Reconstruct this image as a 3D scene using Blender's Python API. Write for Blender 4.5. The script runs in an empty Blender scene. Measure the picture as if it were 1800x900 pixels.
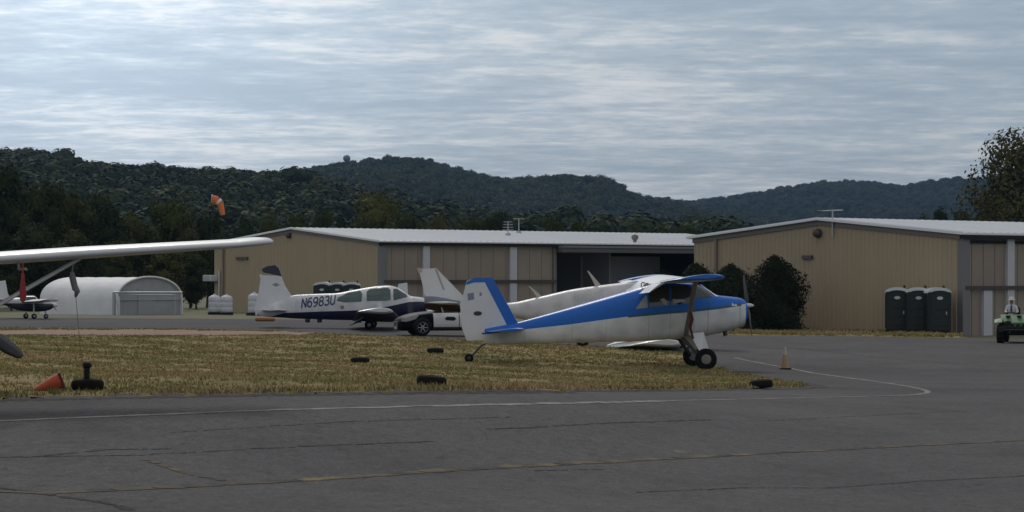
import bpy, bmesh, math, random
import numpy as np
from mathutils import Vector, Matrix
from mathutils.geometry import delaunay_2d_cdt

random.seed(7); rng = np.random.default_rng(7)
scn = bpy.context.scene
COL = scn.collection
R = math.radians
F, CX, HZ, CZ = 4400.0, 900.0, 487.0, 2.9     # focal length and horizon in photo pixels, eye height

# ------------------------------------------------------------------ camera
cam = bpy.data.cameras.new('camera'); cam_o = bpy.data.objects.new('camera', cam); COL.objects.link(cam_o)
cam.sensor_width = 36.0; cam.lens = 36.0*F/1800.0; cam.shift_y = (HZ-450)/1800.0
cam.clip_start = 0.5; cam.clip_end = 20000
cam_o.location = (0, 0, CZ); cam_o.rotation_euler = (R(90), 0, 0)
scn.camera = cam_o

# ------------------------------------------------------------------ sky, sun, exposure
SUN_EL, SUN_AZ = R(38), R(-12)        # azimuth from +Y, negative = left of the view
wd = bpy.data.worlds.new('World'); scn.world = wd; wd.use_nodes = True
def sky_world():
    nt = wd.node_tree; N = nt.nodes; L = nt.links; N.clear()
    def nd(t, **k):
        n = N.new(t)
        for a, b in k.items(): setattr(n, a, b)
        return n
    def math_(op, a, b=None, clamp=False):
        n = nd('ShaderNodeMath', operation=op); n.use_clamp = clamp
        for i, v in enumerate((a, b)):
            if v is None: continue
            if isinstance(v, (int, float)): n.inputs[i].default_value = v
            else: L.new(v, n.inputs[i])
        return n.outputs[0]
    out = nd('ShaderNodeOutputWorld'); bg = nd('ShaderNodeBackground')
    bg.inputs['Strength'].default_value = 0.1
    L.new(bg.outputs[0], out.inputs[0])
    sky = nd('ShaderNodeTexSky', sky_type='NISHITA'); sky.sun_disc = False
    sky.sun_elevation = SUN_EL; sky.sun_rotation = SUN_AZ; sky.dust_density = 2.0
    tc = nd('ShaderNodeTexCoord'); sp = nd('ShaderNodeSeparateXYZ'); L.new(tc.outputs['Generated'], sp.inputs[0])
    x, y, z = sp.outputs
    zc = math_('MAXIMUM', z, 0.0); den = math_('ADD', zc, 0.055)
    cb = nd('ShaderNodeCombineXYZ'); L.new(math_('DIVIDE', x, den), cb.inputs[0]); L.new(math_('DIVIDE', y, den), cb.inputs[1])
    def noise(scale, detail, rough, sx=1.0, off=0.0):
        mp = nd('ShaderNodeMapping'); L.new(cb.outputs[0], mp.inputs[0])
        mp.inputs['Scale'].default_value = (sx, 1, 1); mp.inputs['Location'].default_value = (off, off*.7, off)
        n = nd('ShaderNodeTexNoise'); n.inputs['Scale'].default_value = scale; n.inputs['Detail'].default_value = detail
        n.inputs['Roughness'].default_value = rough; L.new(mp.outputs[0], n.inputs['Vector']); return n.outputs['Fac']
    big = noise(0.6, 3, .5, .9, 3.1); med = noise(2.8, 5, .62, .8, 9.2); fine = noise(8.0, 5, .65, .9, 1.7)
    s = math_('ADD', math_('MULTIPLY', big, .74), math_('ADD', math_('MULTIPLY', med, .80), math_('MULTIPLY', fine, .55)))
    mr = nd('ShaderNodeMapRange', interpolation_type='SMOOTHSTEP'); L.new(s, mr.inputs[0])
    mr.inputs[1].default_value = .84; mr.inputs[2].default_value = 1.36
    ramp = nd('ShaderNodeValToRGB'); L.new(mr.outputs[0], ramp.inputs[0])
    e = ramp.color_ramp.elements
    e[0].position = 0; e[0].color = (.30, .38, .465, 1); e[1].position = 1; e[1].color = (.65, .67, .685, 1)
    m = ramp.color_ramp.elements.new(.45); m.color = (.40, .475, .55, 1)
    # brightening of the cloud where the sun stands behind it
    gd = Vector((-.185, 1, .135)).normalized()
    dt = nd('ShaderNodeVectorMath', operation='DOT_PRODUCT'); L.new(tc.outputs['Generated'], dt.inputs[0]); dt.inputs[1].default_value = gd
    d = math_('MAXIMUM', dt.outputs['Value'], 0.0)
    glow = math_('ADD', math_('MULTIPLY', math_('POWER', d, 130.0), .80), math_('MULTIPLY', math_('POWER', d, 30.0), .26))
    up = math_('MULTIPLY', zc, .35)
    gain = math_('ADD', math_('ADD', glow, up), .98)
    low = nd('ShaderNodeMapRange', interpolation_type='SMOOTHSTEP'); L.new(zc, low.inputs[0]); low.inputs[1].default_value = .015; low.inputs[2].default_value = .07; low.inputs[3].default_value = .80; low.inputs[4].default_value = 1.0
    g2 = math_('MULTIPLY', math_('MULTIPLY', gain, low.outputs[0]), 10.0)
    # overhead the deck is a neutral grey
    zr = nd('ShaderNodeMapRange', interpolation_type='SMOOTHSTEP'); L.new(zc, zr.inputs[0]); zr.inputs[1].default_value = .10; zr.inputs[2].default_value = .45
    bw = nd('ShaderNodeRGBToBW'); L.new(ramp.outputs[0], bw.inputs[0])
    tint = nd('ShaderNodeMixRGB', blend_type='MULTIPLY'); tint.inputs[0].default_value = 1; L.new(bw.outputs[0], tint.inputs[1]); tint.inputs[2].default_value = (1.0, .985, .985, 1)
    nm = nd('ShaderNodeMixRGB'); L.new(zr.outputs[0], nm.inputs[0]); L.new(ramp.outputs[0], nm.inputs[1]); L.new(tint.outputs[0], nm.inputs[2])
    vm = nd('ShaderNodeVectorMath', operation='SCALE'); L.new(nm.outputs[0], vm.inputs[0]); L.new(g2, vm.inputs['Scale'])
    mix = nd('ShaderNodeMixRGB'); mix.inputs[0].default_value = .93
    L.new(sky.outputs[0], mix.inputs[1]); L.new(vm.outputs[0], mix.inputs[2]); L.new(mix.outputs[0], bg.inputs[0])
sky_world()
sl = bpy.data.lights.new('sun', 'SUN'); so = bpy.data.objects.new('sun', sl); COL.objects.link(so)
sl.energy = 1.0; sl.angle = R(14); sl.color = (1, .975, .94)
sd = Vector((math.sin(SUN_AZ)*math.cos(SUN_EL), math.cos(SUN_AZ)*math.cos(SUN_EL), math.sin(SUN_EL)))
so.rotation_euler = sd.to_track_quat('Z', 'Y').to_euler(); so.location = (-30, 100, 80)
vs = scn.view_settings; vs.view_transform = 'Standard'; vs.look = 'None'; vs.gamma = 1; vs.use_curve_mapping = False
vs.exposure = 0.0
scn.cycles.use_denoising = True
scn.cycles.max_bounces = 6; scn.cycles.volume_bounces = 0; scn.cycles.transparent_max_bounces = 12

# ------------------------------------------------------------------ materials
MATS = {}
def mat(name, col, rough=.6, metal=0, spec=.5, noise=0, nscale=8, bump=0, bscale=60, col2=None, coat=0, thresh=None, coord='Object', stretch=(1,1,1), alpha=None):
    """Principled material; noise = how far a second colour mottles it in"""
    if name in MATS: return MATS[name]
    m = bpy.data.materials.new(name); m.use_nodes = True; nt = m.node_tree; N, L = nt.nodes, nt.links
    b = N['Principled BSDF']; b.inputs['Roughness'].default_value = rough; b.inputs['Metallic'].default_value = metal
    b.inputs['Specular IOR Level'].default_value = spec
    if coat: b.inputs['Coat Weight'].default_value = coat
    b.inputs['Base Color'].default_value = (*col, 1)
    if noise or bump:
        tc = N.new('ShaderNodeTexCoord'); mp = N.new('ShaderNodeMapping'); mp.inputs['Scale'].default_value = stretch
        L.new(tc.outputs[coord], mp.inputs[0])
    if noise:
        n = N.new('ShaderNodeTexNoise'); n.inputs['Scale'].default_value = nscale; n.inputs['Detail'].default_value = 6; n.inputs['Roughness'].default_value = .62
        L.new(mp.outputs[0], n.inputs['Vector'])
        r = N.new('ShaderNodeValToRGB'); lo, hi = thresh or (.35, .65)
        c2 = col2 or tuple(c*.55 for c in col)
        r.color_ramp.elements[0].position = lo; r.color_ramp.elements[1].position = hi
        r.color_ramp.elements[0].color = (*[a+(b_-a)*noise for a, b_ in zip(col, c2)], 1); r.color_ramp.elements[1].color = (*col, 1)
        L.new(n.outputs['Fac'], r.inputs[0]); L.new(r.outputs[0], b.inputs['Base Color'])
    if bump:
        n2 = N.new('ShaderNodeTexNoise'); n2.inputs['Scale'].default_value = bscale; n2.inputs['Detail'].default_value = 4
        L.new(mp.outputs[0], n2.inputs['Vector'])
        bp = N.new('ShaderNodeBump'); bp.inputs['Strength'].default_value = bump; bp.inputs['Distance'].default_value = .02
        L.new(n2.outputs['Fac'], bp.inputs['Height']); L.new(bp.outputs[0], b.inputs['Normal'])
    MATS[name] = m; return m

def foliage(name, a, b, c, scale=.5, island=True):
    """leaf colour: mixes three greens per tree and per patch"""
    m = bpy.data.materials.new(name); m.use_nodes = True; nt = m.node_tree; N, L = nt.nodes, nt.links
    bs = N['Principled BSDF']; bs.inputs['Roughness'].default_value = .75; bs.inputs['Specular IOR Level'].default_value = .04
    oi = N.new('ShaderNodeObjectInfo'); geo = N.new('ShaderNodeNewGeometry')
    n = N.new('ShaderNodeTexNoise'); n.inputs['Scale'].default_value = scale; n.inputs['Detail'].default_value = 3
    L.new(geo.outputs['Position'], n.inputs['Vector'])
    ad = N.new('ShaderNodeMath'); ad.operation = 'MULTIPLY_ADD'; ad.inputs[1].default_value = .5; L.new(oi.outputs['Random'], ad.inputs[0])
    sc = N.new('ShaderNodeMath'); sc.operation = 'MULTIPLY'; sc.inputs[1].default_value = .5; L.new(n.outputs['Fac'], sc.inputs[0])
    L.new(sc.outputs[0], ad.inputs[2])
    r = N.new('ShaderNodeValToRGB'); r.color_ramp.elements[0].position = .2; r.color_ramp.elements[1].position = .85
    r.color_ramp.elements[0].color = (*a, 1); r.color_ramp.elements[1].color = (*c, 1)
    e = r.color_ramp.elements.new(.5); e.color = (*b, 1)
    L.new(ad.outputs[0], r.inputs[0]); L.new(r.outputs[0], bs.inputs['Base Color'])
    MATS[name] = m; return m

def poly_curve(nt, xs, pts):
    """socket giving z of a polyline at x"""
    N, L = nt.nodes, nt.links
    x0, x1 = pts[0][0], pts[-1][0]; z0 = min(p[1] for p in pts)-.01; z1 = max(p[1] for p in pts)+.01
    mr = N.new('ShaderNodeMapRange'); mr.inputs[1].default_value = x0; mr.inputs[2].default_value = x1; L.new(xs, mr.inputs[0])
    fc = N.new('ShaderNodeFloatCurve'); c = fc.mapping.curves[0]
    P = [((p[0]-x0)/(x1-x0), (p[1]-z0)/(z1-z0)) for p in pts]
    c.points[0].location = P[0]; c.points[1].location = P[-1]
    for p in P[1:-1]: c.points.new(*p)
    for p in c.points: p.handle_type = 'VECTOR' if len(P) > 2 else 'AUTO'
    fc.mapping.update(); L.new(mr.outputs[0], fc.inputs['Value'])
    m2 = N.new('ShaderNodeMapRange'); m2.inputs[3].default_value = z0; m2.inputs[4].default_value = z1; L.new(fc.outputs[0], m2.inputs[0])
    return m2.outputs[0]

def livery(name, base, bands, rough=.42, dirt=.25, seams=()):
    """painted aircraft skin: bands = [(colour, upper polyline|None, lower polyline|None, (x0,x1)|None)] in the aircraft's own x/z metres"""
    m = bpy.data.materials.new(name); m.use_nodes = True; nt = m.node_tree; N, L = nt.nodes, nt.links
    b = N['Principled BSDF']; b.inputs['Roughness'].default_value = rough; b.inputs['Coat Weight'].default_value = .08
    tc = N.new('ShaderNodeTexCoord'); sp = N.new('ShaderNodeSeparateXYZ'); L.new(tc.outputs['Object'], sp.inputs[0])
    def mth(op, a, b_):
        n = N.new('ShaderNodeMath'); n.operation = op
        for i, v in enumerate((a, b_)):
            if isinstance(v, (int, float)): n.inputs[i].default_value = v
            else: L.new(v, n.inputs[i])
        return n.outputs[0]
    n = N.new('ShaderNodeTexNoise'); n.inputs['Scale'].default_value = 2.2; n.inputs['Detail'].default_value = 6; L.new(tc.outputs['Object'], n.inputs['Vector'])
    r = N.new('ShaderNodeValToRGB'); r.color_ramp.elements[0].position = .3; r.color_ramp.elements[1].position = .62
    r.color_ramp.elements[0].color = (*[c*(1-dirt) for c in base], 1); r.color_ramp.elements[1].color = (*base, 1); L.new(n.outputs['Fac'], r.inputs[0])
    cur = r.outputs[0]
    for col, up, lo, xr in bands:
        mask = None
        conds = []
        if up: conds.append(mth('LESS_THAN', sp.outputs[2], poly_curve(nt, sp.outputs[0], up)))
        if lo: conds.append(mth('GREATER_THAN', sp.outputs[2], poly_curve(nt, sp.outputs[0], lo)))
        if xr: conds += [mth('GREATER_THAN', sp.outputs[0], xr[0]), mth('LESS_THAN', sp.outputs[0], xr[1])]
        for c in conds: mask = c if mask is None else mth('MULTIPLY', mask, c)
        mx = N.new('ShaderNodeMixRGB'); L.new(mask, mx.inputs[0]); L.new(cur, mx.inputs[1]); mx.inputs[2].default_value = (*col, 1)
        cur = mx.outputs[0]
    for x0, hw, k in seams:
        d_ = mth('ABSOLUTE', mth('SUBTRACT', sp.outputs[0], x0), 0); msk = mth('MULTIPLY', mth('LESS_THAN', d_, hw), k)
        mx = N.new('ShaderNodeMixRGB'); L.new(msk, mx.inputs[0]); L.new(cur, mx.inputs[1]); mx.inputs[2].default_value = (.05, .05, .05, 1); cur = mx.outputs[0]
    b.inputs['Specular IOR Level'].default_value = .35
    L.new(cur, b.inputs['Base Color']); return m

# ------------------------------------------------------------------ scene bookkeeping
def thing(name, label, cat, loc=(0,0,0), rz=0, group=None, scale=None):
    o = bpy.data.objects.new(name, None); COL.objects.link(o); o.empty_display_size = .3
    o.location = loc; o.rotation_euler = (0, 0, rz); o['label'] = label; o['category'] = cat
    if group: o['group'] = group
    return o
def tag(o, label=None, cat=None, group=None, kind=None):
    for k, v in (('label', label), ('category', cat), ('group', group), ('kind', kind)):
        if v: o[k] = v
    return o
def link(name, me, mats, parent=None):
    for m in (mats if isinstance(mats, (list, tuple)) else [mats]): me.materials.append(m)
    o = bpy.data.objects.new(name, me); COL.objects.link(o)
    if parent: o.parent = parent
    return o
def copy_tree(o, parent=None):
    c = o.copy(); COL.objects.link(c)
    if parent: c.parent = parent
    for ch in list(o.children): copy_tree(ch, c)
    return c

class MB:
    """collects shapes into one mesh"""
    def __init__(s): s.v = []; s.f = []; s.m = []; s.sm = []
    def add(s, vs, fs, mi=0, smooth=False, M=None):
        k = len(s.v)
        s.v += [tuple(M @ Vector(p)) if M else tuple(p) for p in vs]
        s.f += [tuple(i+k for i in f) for f in fs]; s.m += [mi]*len(fs); s.sm += [smooth]*len(fs); return s
    def box(s, c, d, mi=0, M=None, rz=0, bev=0):
        x, y, z = (a/2 for a in d)
        if rz: M = (M or Matrix()) @ Matrix.Translation(c) @ Matrix.Rotation(rz, 4, 'Z'); c = (0,0,0)
        if bev:
            b = min(bev, x*.9, y*.9, z*.9); vs = []
            for sx in (-1,1):
                for sy in (-1,1):
                    for sz in (-1,1):
                        vs += [(c[0]+sx*(x-b), c[1]+sy*(y-b), c[2]+sz*z), (c[0]+sx*(x-b), c[1]+sy*y, c[2]+sz*(z-b)), (c[0]+sx*x, c[1]+sy*(y-b), c[2]+sz*(z-b))]
            bm = bmesh.new(); bv = [bm.verts.new(v) for v in vs]; bmesh.ops.convex_hull(bm, input=bv)
            bm.verts.index_update()
            s.add([v.co[:] for v in bm.verts], [[v.index for v in f.verts] for f in bm.faces], mi, False, M); bm.free(); return s
        vs = [(c[0]+i*x, c[1]+j*y, c[2]+k*z) for i in (-1,1) for j in (-1,1) for k in (-1,1)]
        return s.add(vs, [(0,1,3,2),(4,6,7,5),(0,4,5,1),(2,3,7,6),(0,2,6,4),(1,5,7,3)], mi, False, M)
    def loft(s, rings, mi=0, caps=True, smooth=True, M=None):
        n = len(rings[0]); vs = [p for r in rings for p in r]; fs = []
        for i in range(len(rings)-1):
            for j in range(n):
                a, b = i*n+j, i*n+(j+1) % n; fs.append((a, b, b+n, a+n))
        s.add(vs, fs, mi, smooth, M)
        if caps:
            s.add(rings[0], [tuple(range(n))[::-1]], mi, False, M); s.add(rings[-1], [tuple(range(n))], mi, False, M)
        return s
    def tube(s, p, q, r0, r1=None, n=10, mi=0, flat=1.0, M=None):
        r1 = r0 if r1 is None else r1; p, q = Vector(p), Vector(q); d = (q-p).normalized()
        u = d.orthogonal().normalized() if abs(d.z) > .95 else Vector((0,0,1)).cross(d).normalized(); w = d.cross(u)
        ring = lambda c, r: [tuple(c + u*math.cos(2*math.pi*i/n)*r + w*math.sin(2*math.pi*i/n)*r*flat) for i in range(n)]
        return s.loft([ring(p, r0), ring(q, r1)], mi, True, n > 6, M)
    def path(s, pts, r, n=8, mi=0):
        P = [Vector(p) for p in pts]; rings = []
        for i, p in enumerate(P):
            d = (P[min(i+1, len(P)-1)] - P[max(i-1, 0)]).normalized()
            u = Vector((0,0,1)).cross(d); u = u.normalized() if u.length > .01 else d.orthogonal().normalized(); w = d.cross(u)
            rr = r[i] if isinstance(r, (list, tuple)) else r
            rings.append([tuple(p + u*math.cos(2*math.pi*k/n)*rr + w*math.sin(2*math.pi*k/n)*rr) for k in range(n)])
        return s.loft(rings, mi)
    def revolve(s, prof, axis='Z', n=24, mi=0, M=None, c=(0,0,0), smooth=True):
        """prof = [(radius, along)]"""
        rings = []
        for r, h in prof:
            rg = []
            for k in range(n):
                a = 2*math.pi*k/n; x, y = r*math.cos(a), r*math.sin(a)
                p = {'Z': (x, y, h), 'X': (h, x, y), 'Y': (y, h, x)}[axis]
                rg.append((p[0]+c[0], p[1]+c[1], p[2]+c[2]))
            rings.append(rg)
        return s.loft(rings, mi, True, smooth, M)
    def prism(s, poly, t, plane='XZ', at=0, mi=0, M=None, taper=0):
        """poly extruded to thickness t about `at` across the plane"""
        n = len(poly)
        def p3(p, o): return {'XZ': (p[0], at+o, p[1]), 'XY': (p[0], p[1], at+o), 'YZ': (at+o, p[0], p[1])}[plane]
        vs = [p3(p, -t/2) for p in poly] + [p3(p, t/2) for p in poly]
        fs = [tuple(range(n)), tuple(range(2*n-1, n-1, -1))] + [(i, i+n, (i+1) % n+n, (i+1) % n) for i in range(n)]
        return s.add(vs, fs, mi, False, M)
    def mesh(s, name):
        me = bpy.data.meshes.new(name); me.from_pydata(s.v, [], s.f)
        me.polygons.foreach_set('material_index', s.m); me.polygons.foreach_set('use_smooth', s.sm)
        bm = bmesh.new(); bm.from_mesh(me); bmesh.ops.recalc_face_normals(bm, faces=bm.faces); bm.to_mesh(me); bm.free()
        me.update(); return me
    def build(s, name, mats, parent=None):
        return link(name, s.mesh(name), mats, parent)

# ------------------------------------------------------------------ the lie of the land
GP = np.array([(-5,20,.85),(0,22,.6),(5,28,.35),(-9,30,.9),(9,35,.25),(-8,42,1.13),(-14,42,1.2),(-6.5,38,1.22),(-9,35,1.2),(-14,34,1.2),(-7.4,45,1.02),(-1.7,55,.45),(-4.3,70,.47),(-2.4,78,.47),
 (5.9,60,.21),(12,60,.1),(18,60,.05),(6.1,80,-.06),(-1.4,80,.40),(9,80,-.06),(14,80,0),(-3.4,98,.6),(-9,115,.75),(-20,100,.75),(-20,70,.8),(-12,60,.7),
 (4,100,-.02),(15,105,.05),(22,110,.06),(19,130,.08),(22,126,0.02),(10,140,.1),(-25,120,.6),(-20,150,.4),(-30,175,.3),(-10,183,.2),(5,180,.15),(30,180,.1),
 (60,150,0),(-60,150,.3),(0,260,.1),(-100,260,.1),(100,260,.1),(30,90,0),(30,60,0),(-35,60,.8),(-35,100,.7),(25,35,.1),(-25,30,.9),(0,5,.7),(-10,5,.9),(10,5,.4),(0,120,.4),(2,150,.25),(6.1,78,-.12),(7.5,76,-.1),(4,81,.02),(10,70,.02),(-3,92,.58),(-1,89,.45),(-4,104,.62)])
def G(x, y):
    x = np.asarray(x, float); y = np.asarray(y, float)
    h = 2.2 + .05*np.clip(y, 0, 200)
    d2 = (x[..., None]-GP[:,0])**2 + (y[..., None]-GP[:,1])**2*.6
    w = 1e-9/(1+d2) + np.exp(-d2/(2*h[..., None]**2))
    return (w*GP[:,2]).sum(-1)/w.sum(-1)
def g(x, y): return float(G(np.array([x]), np.array([y]))[0])
_D = np.concatenate([np.arange(8, 200, .1), np.arange(200, 800, 1)])
def gp(px, py):
    """where the sight line through a photo pixel meets the ground"""
    x = (px-CX)/F*_D; z = CZ-(py-HZ)/F*_D
    k = int(np.argmax(z <= G(x, _D))); d0, d1 = _D[max(k-1,0)], _D[k]
    for _ in range(14):
        d = (d0+d1)/2
        if CZ-(py-HZ)/F*d <= g((px-CX)/F*d, d): d1 = d
        else: d0 = d
    return Vector(((px-CX)/F*d, d, g((px-CX)/F*d, d)))
def at(px, py, D): return Vector(((px-CX)/F*D, D, CZ-(py-HZ)/F*D))
# ------------------------------------------------------------------ ground, apron, grass, painted lines
def grow(pts, step=1.0, closed=True):
    out = []; n = len(pts)
    for i in range(n if closed else n-1):
        a, b = Vector(pts[i]), Vector(pts[(i+1) % n]); k = max(1, int((b-a).length/step))
        out += [tuple(a+(b-a)*j/k) for j in range(k)]
    return out
def inside(P, poly):
    x, y = P[:,0], P[:,1]; c = np.zeros(len(P), bool); j = len(poly)-1
    for i in range(len(poly)):
        xi, yi = poly[i]; xj, yj = poly[j]
        c ^= ((yi > y) != (yj > y)) & (x < (xj-xi)*(y-yi)/(yj-yi+1e-12)+xi); j = i
    return c
def px_poly(pts, fine=14):
    return [tuple(gp(*p)[:2]) for p in grow(pts, fine)]
from mathutils.bvhtree import BVHTree
TOP = {}
def hgt(x, y):
    r = TOP['apron'].ray_cast(Vector((x, y, 30)), Vector((0, 0, -1))) if 'apron' in TOP else (None,)
    return r[0].z if r[0] else g(x, y)
def ground_patch(name, wpoly, off, m, step=1.2, kind='structure', rag=0, edge=None):
    wpoly = [(p[0]+random.uniform(-rag, rag), p[1]+random.uniform(-rag, rag)*4) for p in wpoly]
    P = np.array(wpoly); lo, hi = P.min(0), P.max(0)
    gx, gy = np.meshgrid(np.arange(lo[0]+.3, hi[0], step), np.arange(lo[1]+.3, hi[1], step*1.3)); Q = np.stack([gx.ravel(), gy.ravel()], 1)
    Q = Q[inside(Q, wpoly)]
    vs = [Vector(p[:2]) for p in wpoly] + [Vector(q) for q in Q]
    n = len(wpoly); ed = [(i, (i+1) % n) for i in range(n)]
    v2, _, fs, *_r = delaunay_2d_cdt(vs, ed, [], 1, 1e-4)
    A = np.array([tuple(v) for v in v2]); z = G(A[:,0], A[:,1])+off
    if edge is not None: z[:n] += edge-off
    me = bpy.data.meshes.new(name); me.from_pydata([(a[0], a[1], h) for a, h in zip(A, z)], [], fs); me.polygons.foreach_set('use_smooth', [True]*len(fs))
    bm = bmesh.new(); bm.from_mesh(me); bmesh.ops.recalc_face_normals(bm, faces=bm.faces)
    if sum(f.normal.z for f in bm.faces) < 0: bmesh.ops.reverse_faces(bm, faces=bm.faces)
    if name == 'apron': TOP['apron'] = BVHTree.FromBMesh(bm)
    bm.to_mesh(me); bm.free()
    o = link(name, me, m); o['kind'] = kind; return o
def ribbon(name, pts, w, off, m, px=True, wob=0, gaps=0):
    """a painted stripe (photo pixels or metres) laid on the ground"""
    W = [gp(*p)[:2] for p in grow(pts, 5, False)+[pts[-1]]] if px else [p for p in grow(pts, .5, False)+[pts[-1]]]
    W = [Vector(p) for p in W]; vs, fs = [], []
    for i, p in enumerate(W):
        d = (W[min(i+1, len(W)-1)]-W[max(i-1, 0)]).normalized(); nrm = Vector((-d.y, d.x))
        o_ = random.uniform(-wob, wob); ww = w*(1+random.uniform(-.25, .25)*(wob > 0))
        for s in (-.5, -.17, .17, .5):
            q = p+nrm*(ww*s+o_); vs.append((q.x, q.y, hgt(q.x, q.y)+off))
    for i in range(len(W)-1):
        if gaps and random.random() < gaps: continue
        for j in range(3): a = i*4+j; fs.append((a, a+1, a+5, a+4))
    me = bpy.data.meshes.new(name); me.from_pydata(vs, [], fs)
    bm = bmesh.new(); bm.from_mesh(me); bmesh.ops.recalc_face_normals(bm, faces=bm.faces)
    if sum(f.normal.z for f in bm.faces) < 0: bmesh.ops.reverse_faces(bm, faces=bm.faces)
    bm.to_mesh(me); bm.free()
    o = link(name, me, m); o['kind'] = 'structure'; return o

def asphalt_mat():
    m = bpy.data.materials.new('asphalt'); m.use_nodes = True; nt = m.node_tree; N, L = nt.nodes, nt.links
    b = N['Principled BSDF']; b.inputs['Roughness'].default_value = .95; b.inputs['Specular IOR Level'].default_value = .2
    tc = N.new('ShaderNodeTexCoord')
    def noise(sc, det, stretch=(1,1,1), rough=.6):
        mp = N.new('ShaderNodeMapping'); mp.inputs['Scale'].default_value = stretch; L.new(tc.outputs['Object'], mp.inputs[0])
        n = N.new('ShaderNodeTexNoise'); n.inputs['Scale'].default_value = sc; n.inputs['Detail'].default_value = det; n.inputs['Roughness'].default_value = rough
        L.new(mp.outputs[0], n.inputs['Vector']); return n.outputs['Fac']
    def ramp(s, stops):
        r = N.new('ShaderNodeValToRGB'); L.new(s, r.inputs[0]); e = r.color_ramp.elements
        e[0].position, e[0].color = stops[0][0], (*stops[0][1], 1); e[1].position, e[1].color = stops[-1][0], (*stops[-1][1], 1)
        for p, c in stops[1:-1]: k = e.new(p); k.color = (*c, 1)
        return r.outputs[0]
    base = ramp(noise(.16, 5, (1, .6, 1)), [(.3, (.062, .0595, .063)), (.5, (.074, .0715, .075)), (.7, (.086, .083, .0855))])
    def mul(a, b_, f=1):
        x = N.new('ShaderNodeMixRGB'); x.blend_type = 'MULTIPLY'; x.inputs[0].default_value = f; L.new(a, x.inputs[1]); L.new(b_, x.inputs[2]); return x.outputs[0]
    c = mul(base, ramp(noise(.9, 6, (.5, .35, 1), .7), [(.28, (.72, .71, .70)), (.5, (1, 1, 1)), (.75, (1.12, 1.1, 1.08))]))
    c = mul(c, ramp(noise(26, 3), [(.3, (.62, .62, .62)), (.7, (1.34, 1.34, 1.34))]))
    c = mul(c, ramp(noise(7, 5, (1, .55, 1), .7), [(.32, (.78, .78, .78)), (.5, (1, 1, 1)), (.68, (1.2, 1.2, 1.19))]))
    c = mul(c, ramp(noise(.07, 3, (.35, 1, 1), .5), [(.38, (.88, .88, .88)), (.46, (1, 1, 1)), (.62, (1.08, 1.07, 1.04))]))
    c = mul(c, ramp(noise(.35, 4, (.12, .9, 1), .75), [(.30, (.78, .78, .78)), (.42, (1, 1, 1)), (.8, (1.05, 1.04, 1.0))]))
    c = mul(c, ramp(noise(5, 4, (1, .5, 1)), [(.26, (.62, .60, .56)), (.38, (1, 1, 1)), (.8, (1.06, 1.06, 1.06))]))
    L.new(c, b.inputs['Base Color'])
    bp = N.new('ShaderNodeBump'); bp.inputs['Strength'].default_value = .5; bp.inputs['Distance'].default_value = .012
    L.new(noise(40, 3), bp.inputs['Height']); L.new(bp.outputs[0], b.inputs['Normal'])
    return m
def turf_mat():
    m = bpy.data.materials.new('dry_turf'); m.use_nodes = True; nt = m.node_tree; N, L = nt.nodes, nt.links
    b = N['Principled BSDF']; b.inputs['Roughness'].default_value = 1; b.inputs['Specular IOR Level'].default_value = .1
    tc = N.new('ShaderNodeTexCoord')
    def noise(sc, det, st=(1,1,1)):
        mp = N.new('ShaderNodeMapping'); mp.inputs['Scale'].default_value = st; L.new(tc.outputs['Object'], mp.inputs[0])
        n = N.new('ShaderNodeTexNoise'); n.inputs['Scale'].default_value = sc; n.inputs['Detail'].default_value = det; n.inputs['Roughness'].default_value = .65
        L.new(mp.outputs[0], n.inputs['Vector']); return n.outputs['Fac']
    r = N.new('ShaderNodeValToRGB'); L.new(noise(.3, 6, (.8, .35, 1)), r.inputs[0]); e = r.color_ramp.elements
    e[0].position, e[0].color = .3, (.14, .132, .052, 1); e[1].position, e[1].color = .72, (.265, .19, .105, 1)
    k = e.new(.42); k.color = (.185, .16, .067, 1); k = e.new(.56); k.color = (.24, .185, .09, 1)
    r2 = N.new('ShaderNodeValToRGB'); L.new(noise(3.2, 5, (1, .5, 1)), r2.inputs[0]); r2.color_ramp.elements[0].position = .28; r2.color_ramp.elements[0].color = (.80, .80, .76, 1)
    r2.color_ramp.elements[1].position = .6; r2.color_ramp.elements[1].color = (1.1, 1.08, 1.02, 1)
    x = N.new('ShaderNodeMixRGB'); x.blend_type = 'MULTIPLY'; x.inputs[0].default_value = 1; L.new(r.outputs[0], x.inputs[1]); L.new(r2.outputs[0], x.inputs[2])
    L.new(x.outputs[0], b.inputs['Base Color']); MATS['dry_turf'] = m; return m
ASPH, TURF = asphalt_mat(), turf_mat()
SOIL = mat('clay_soil', (.27, .155, .105), .95, noise=.7, nscale=1.5, col2=(.17, .13, .075), stretch=(.4, 1, 1), thresh=(.4, .6))
FIELD = mat('field', (.085, .105, .045), .95, noise=.8, nscale=.4, col2=(.16, .14, .07))
WHITE_LINE = mat('worn_white_paint', (.27, .26, .235), .95, spec=.1, noise=.75, nscale=2.5, col2=(.09, .086, .084), thresh=(.38, .56))
YELLOW_LINE = mat('worn_yellow_paint', (.19, .158, .088), .95, spec=.1, noise=1, nscale=1.6, col2=(.063, .060, .058), thresh=(.40, .66))
SEAL = mat('crack_sealant', (.046, .045, .047), .95, spec=.05, noise=1, nscale=2, col2=(.072, .070, .073), thresh=(.4, .6))

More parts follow.
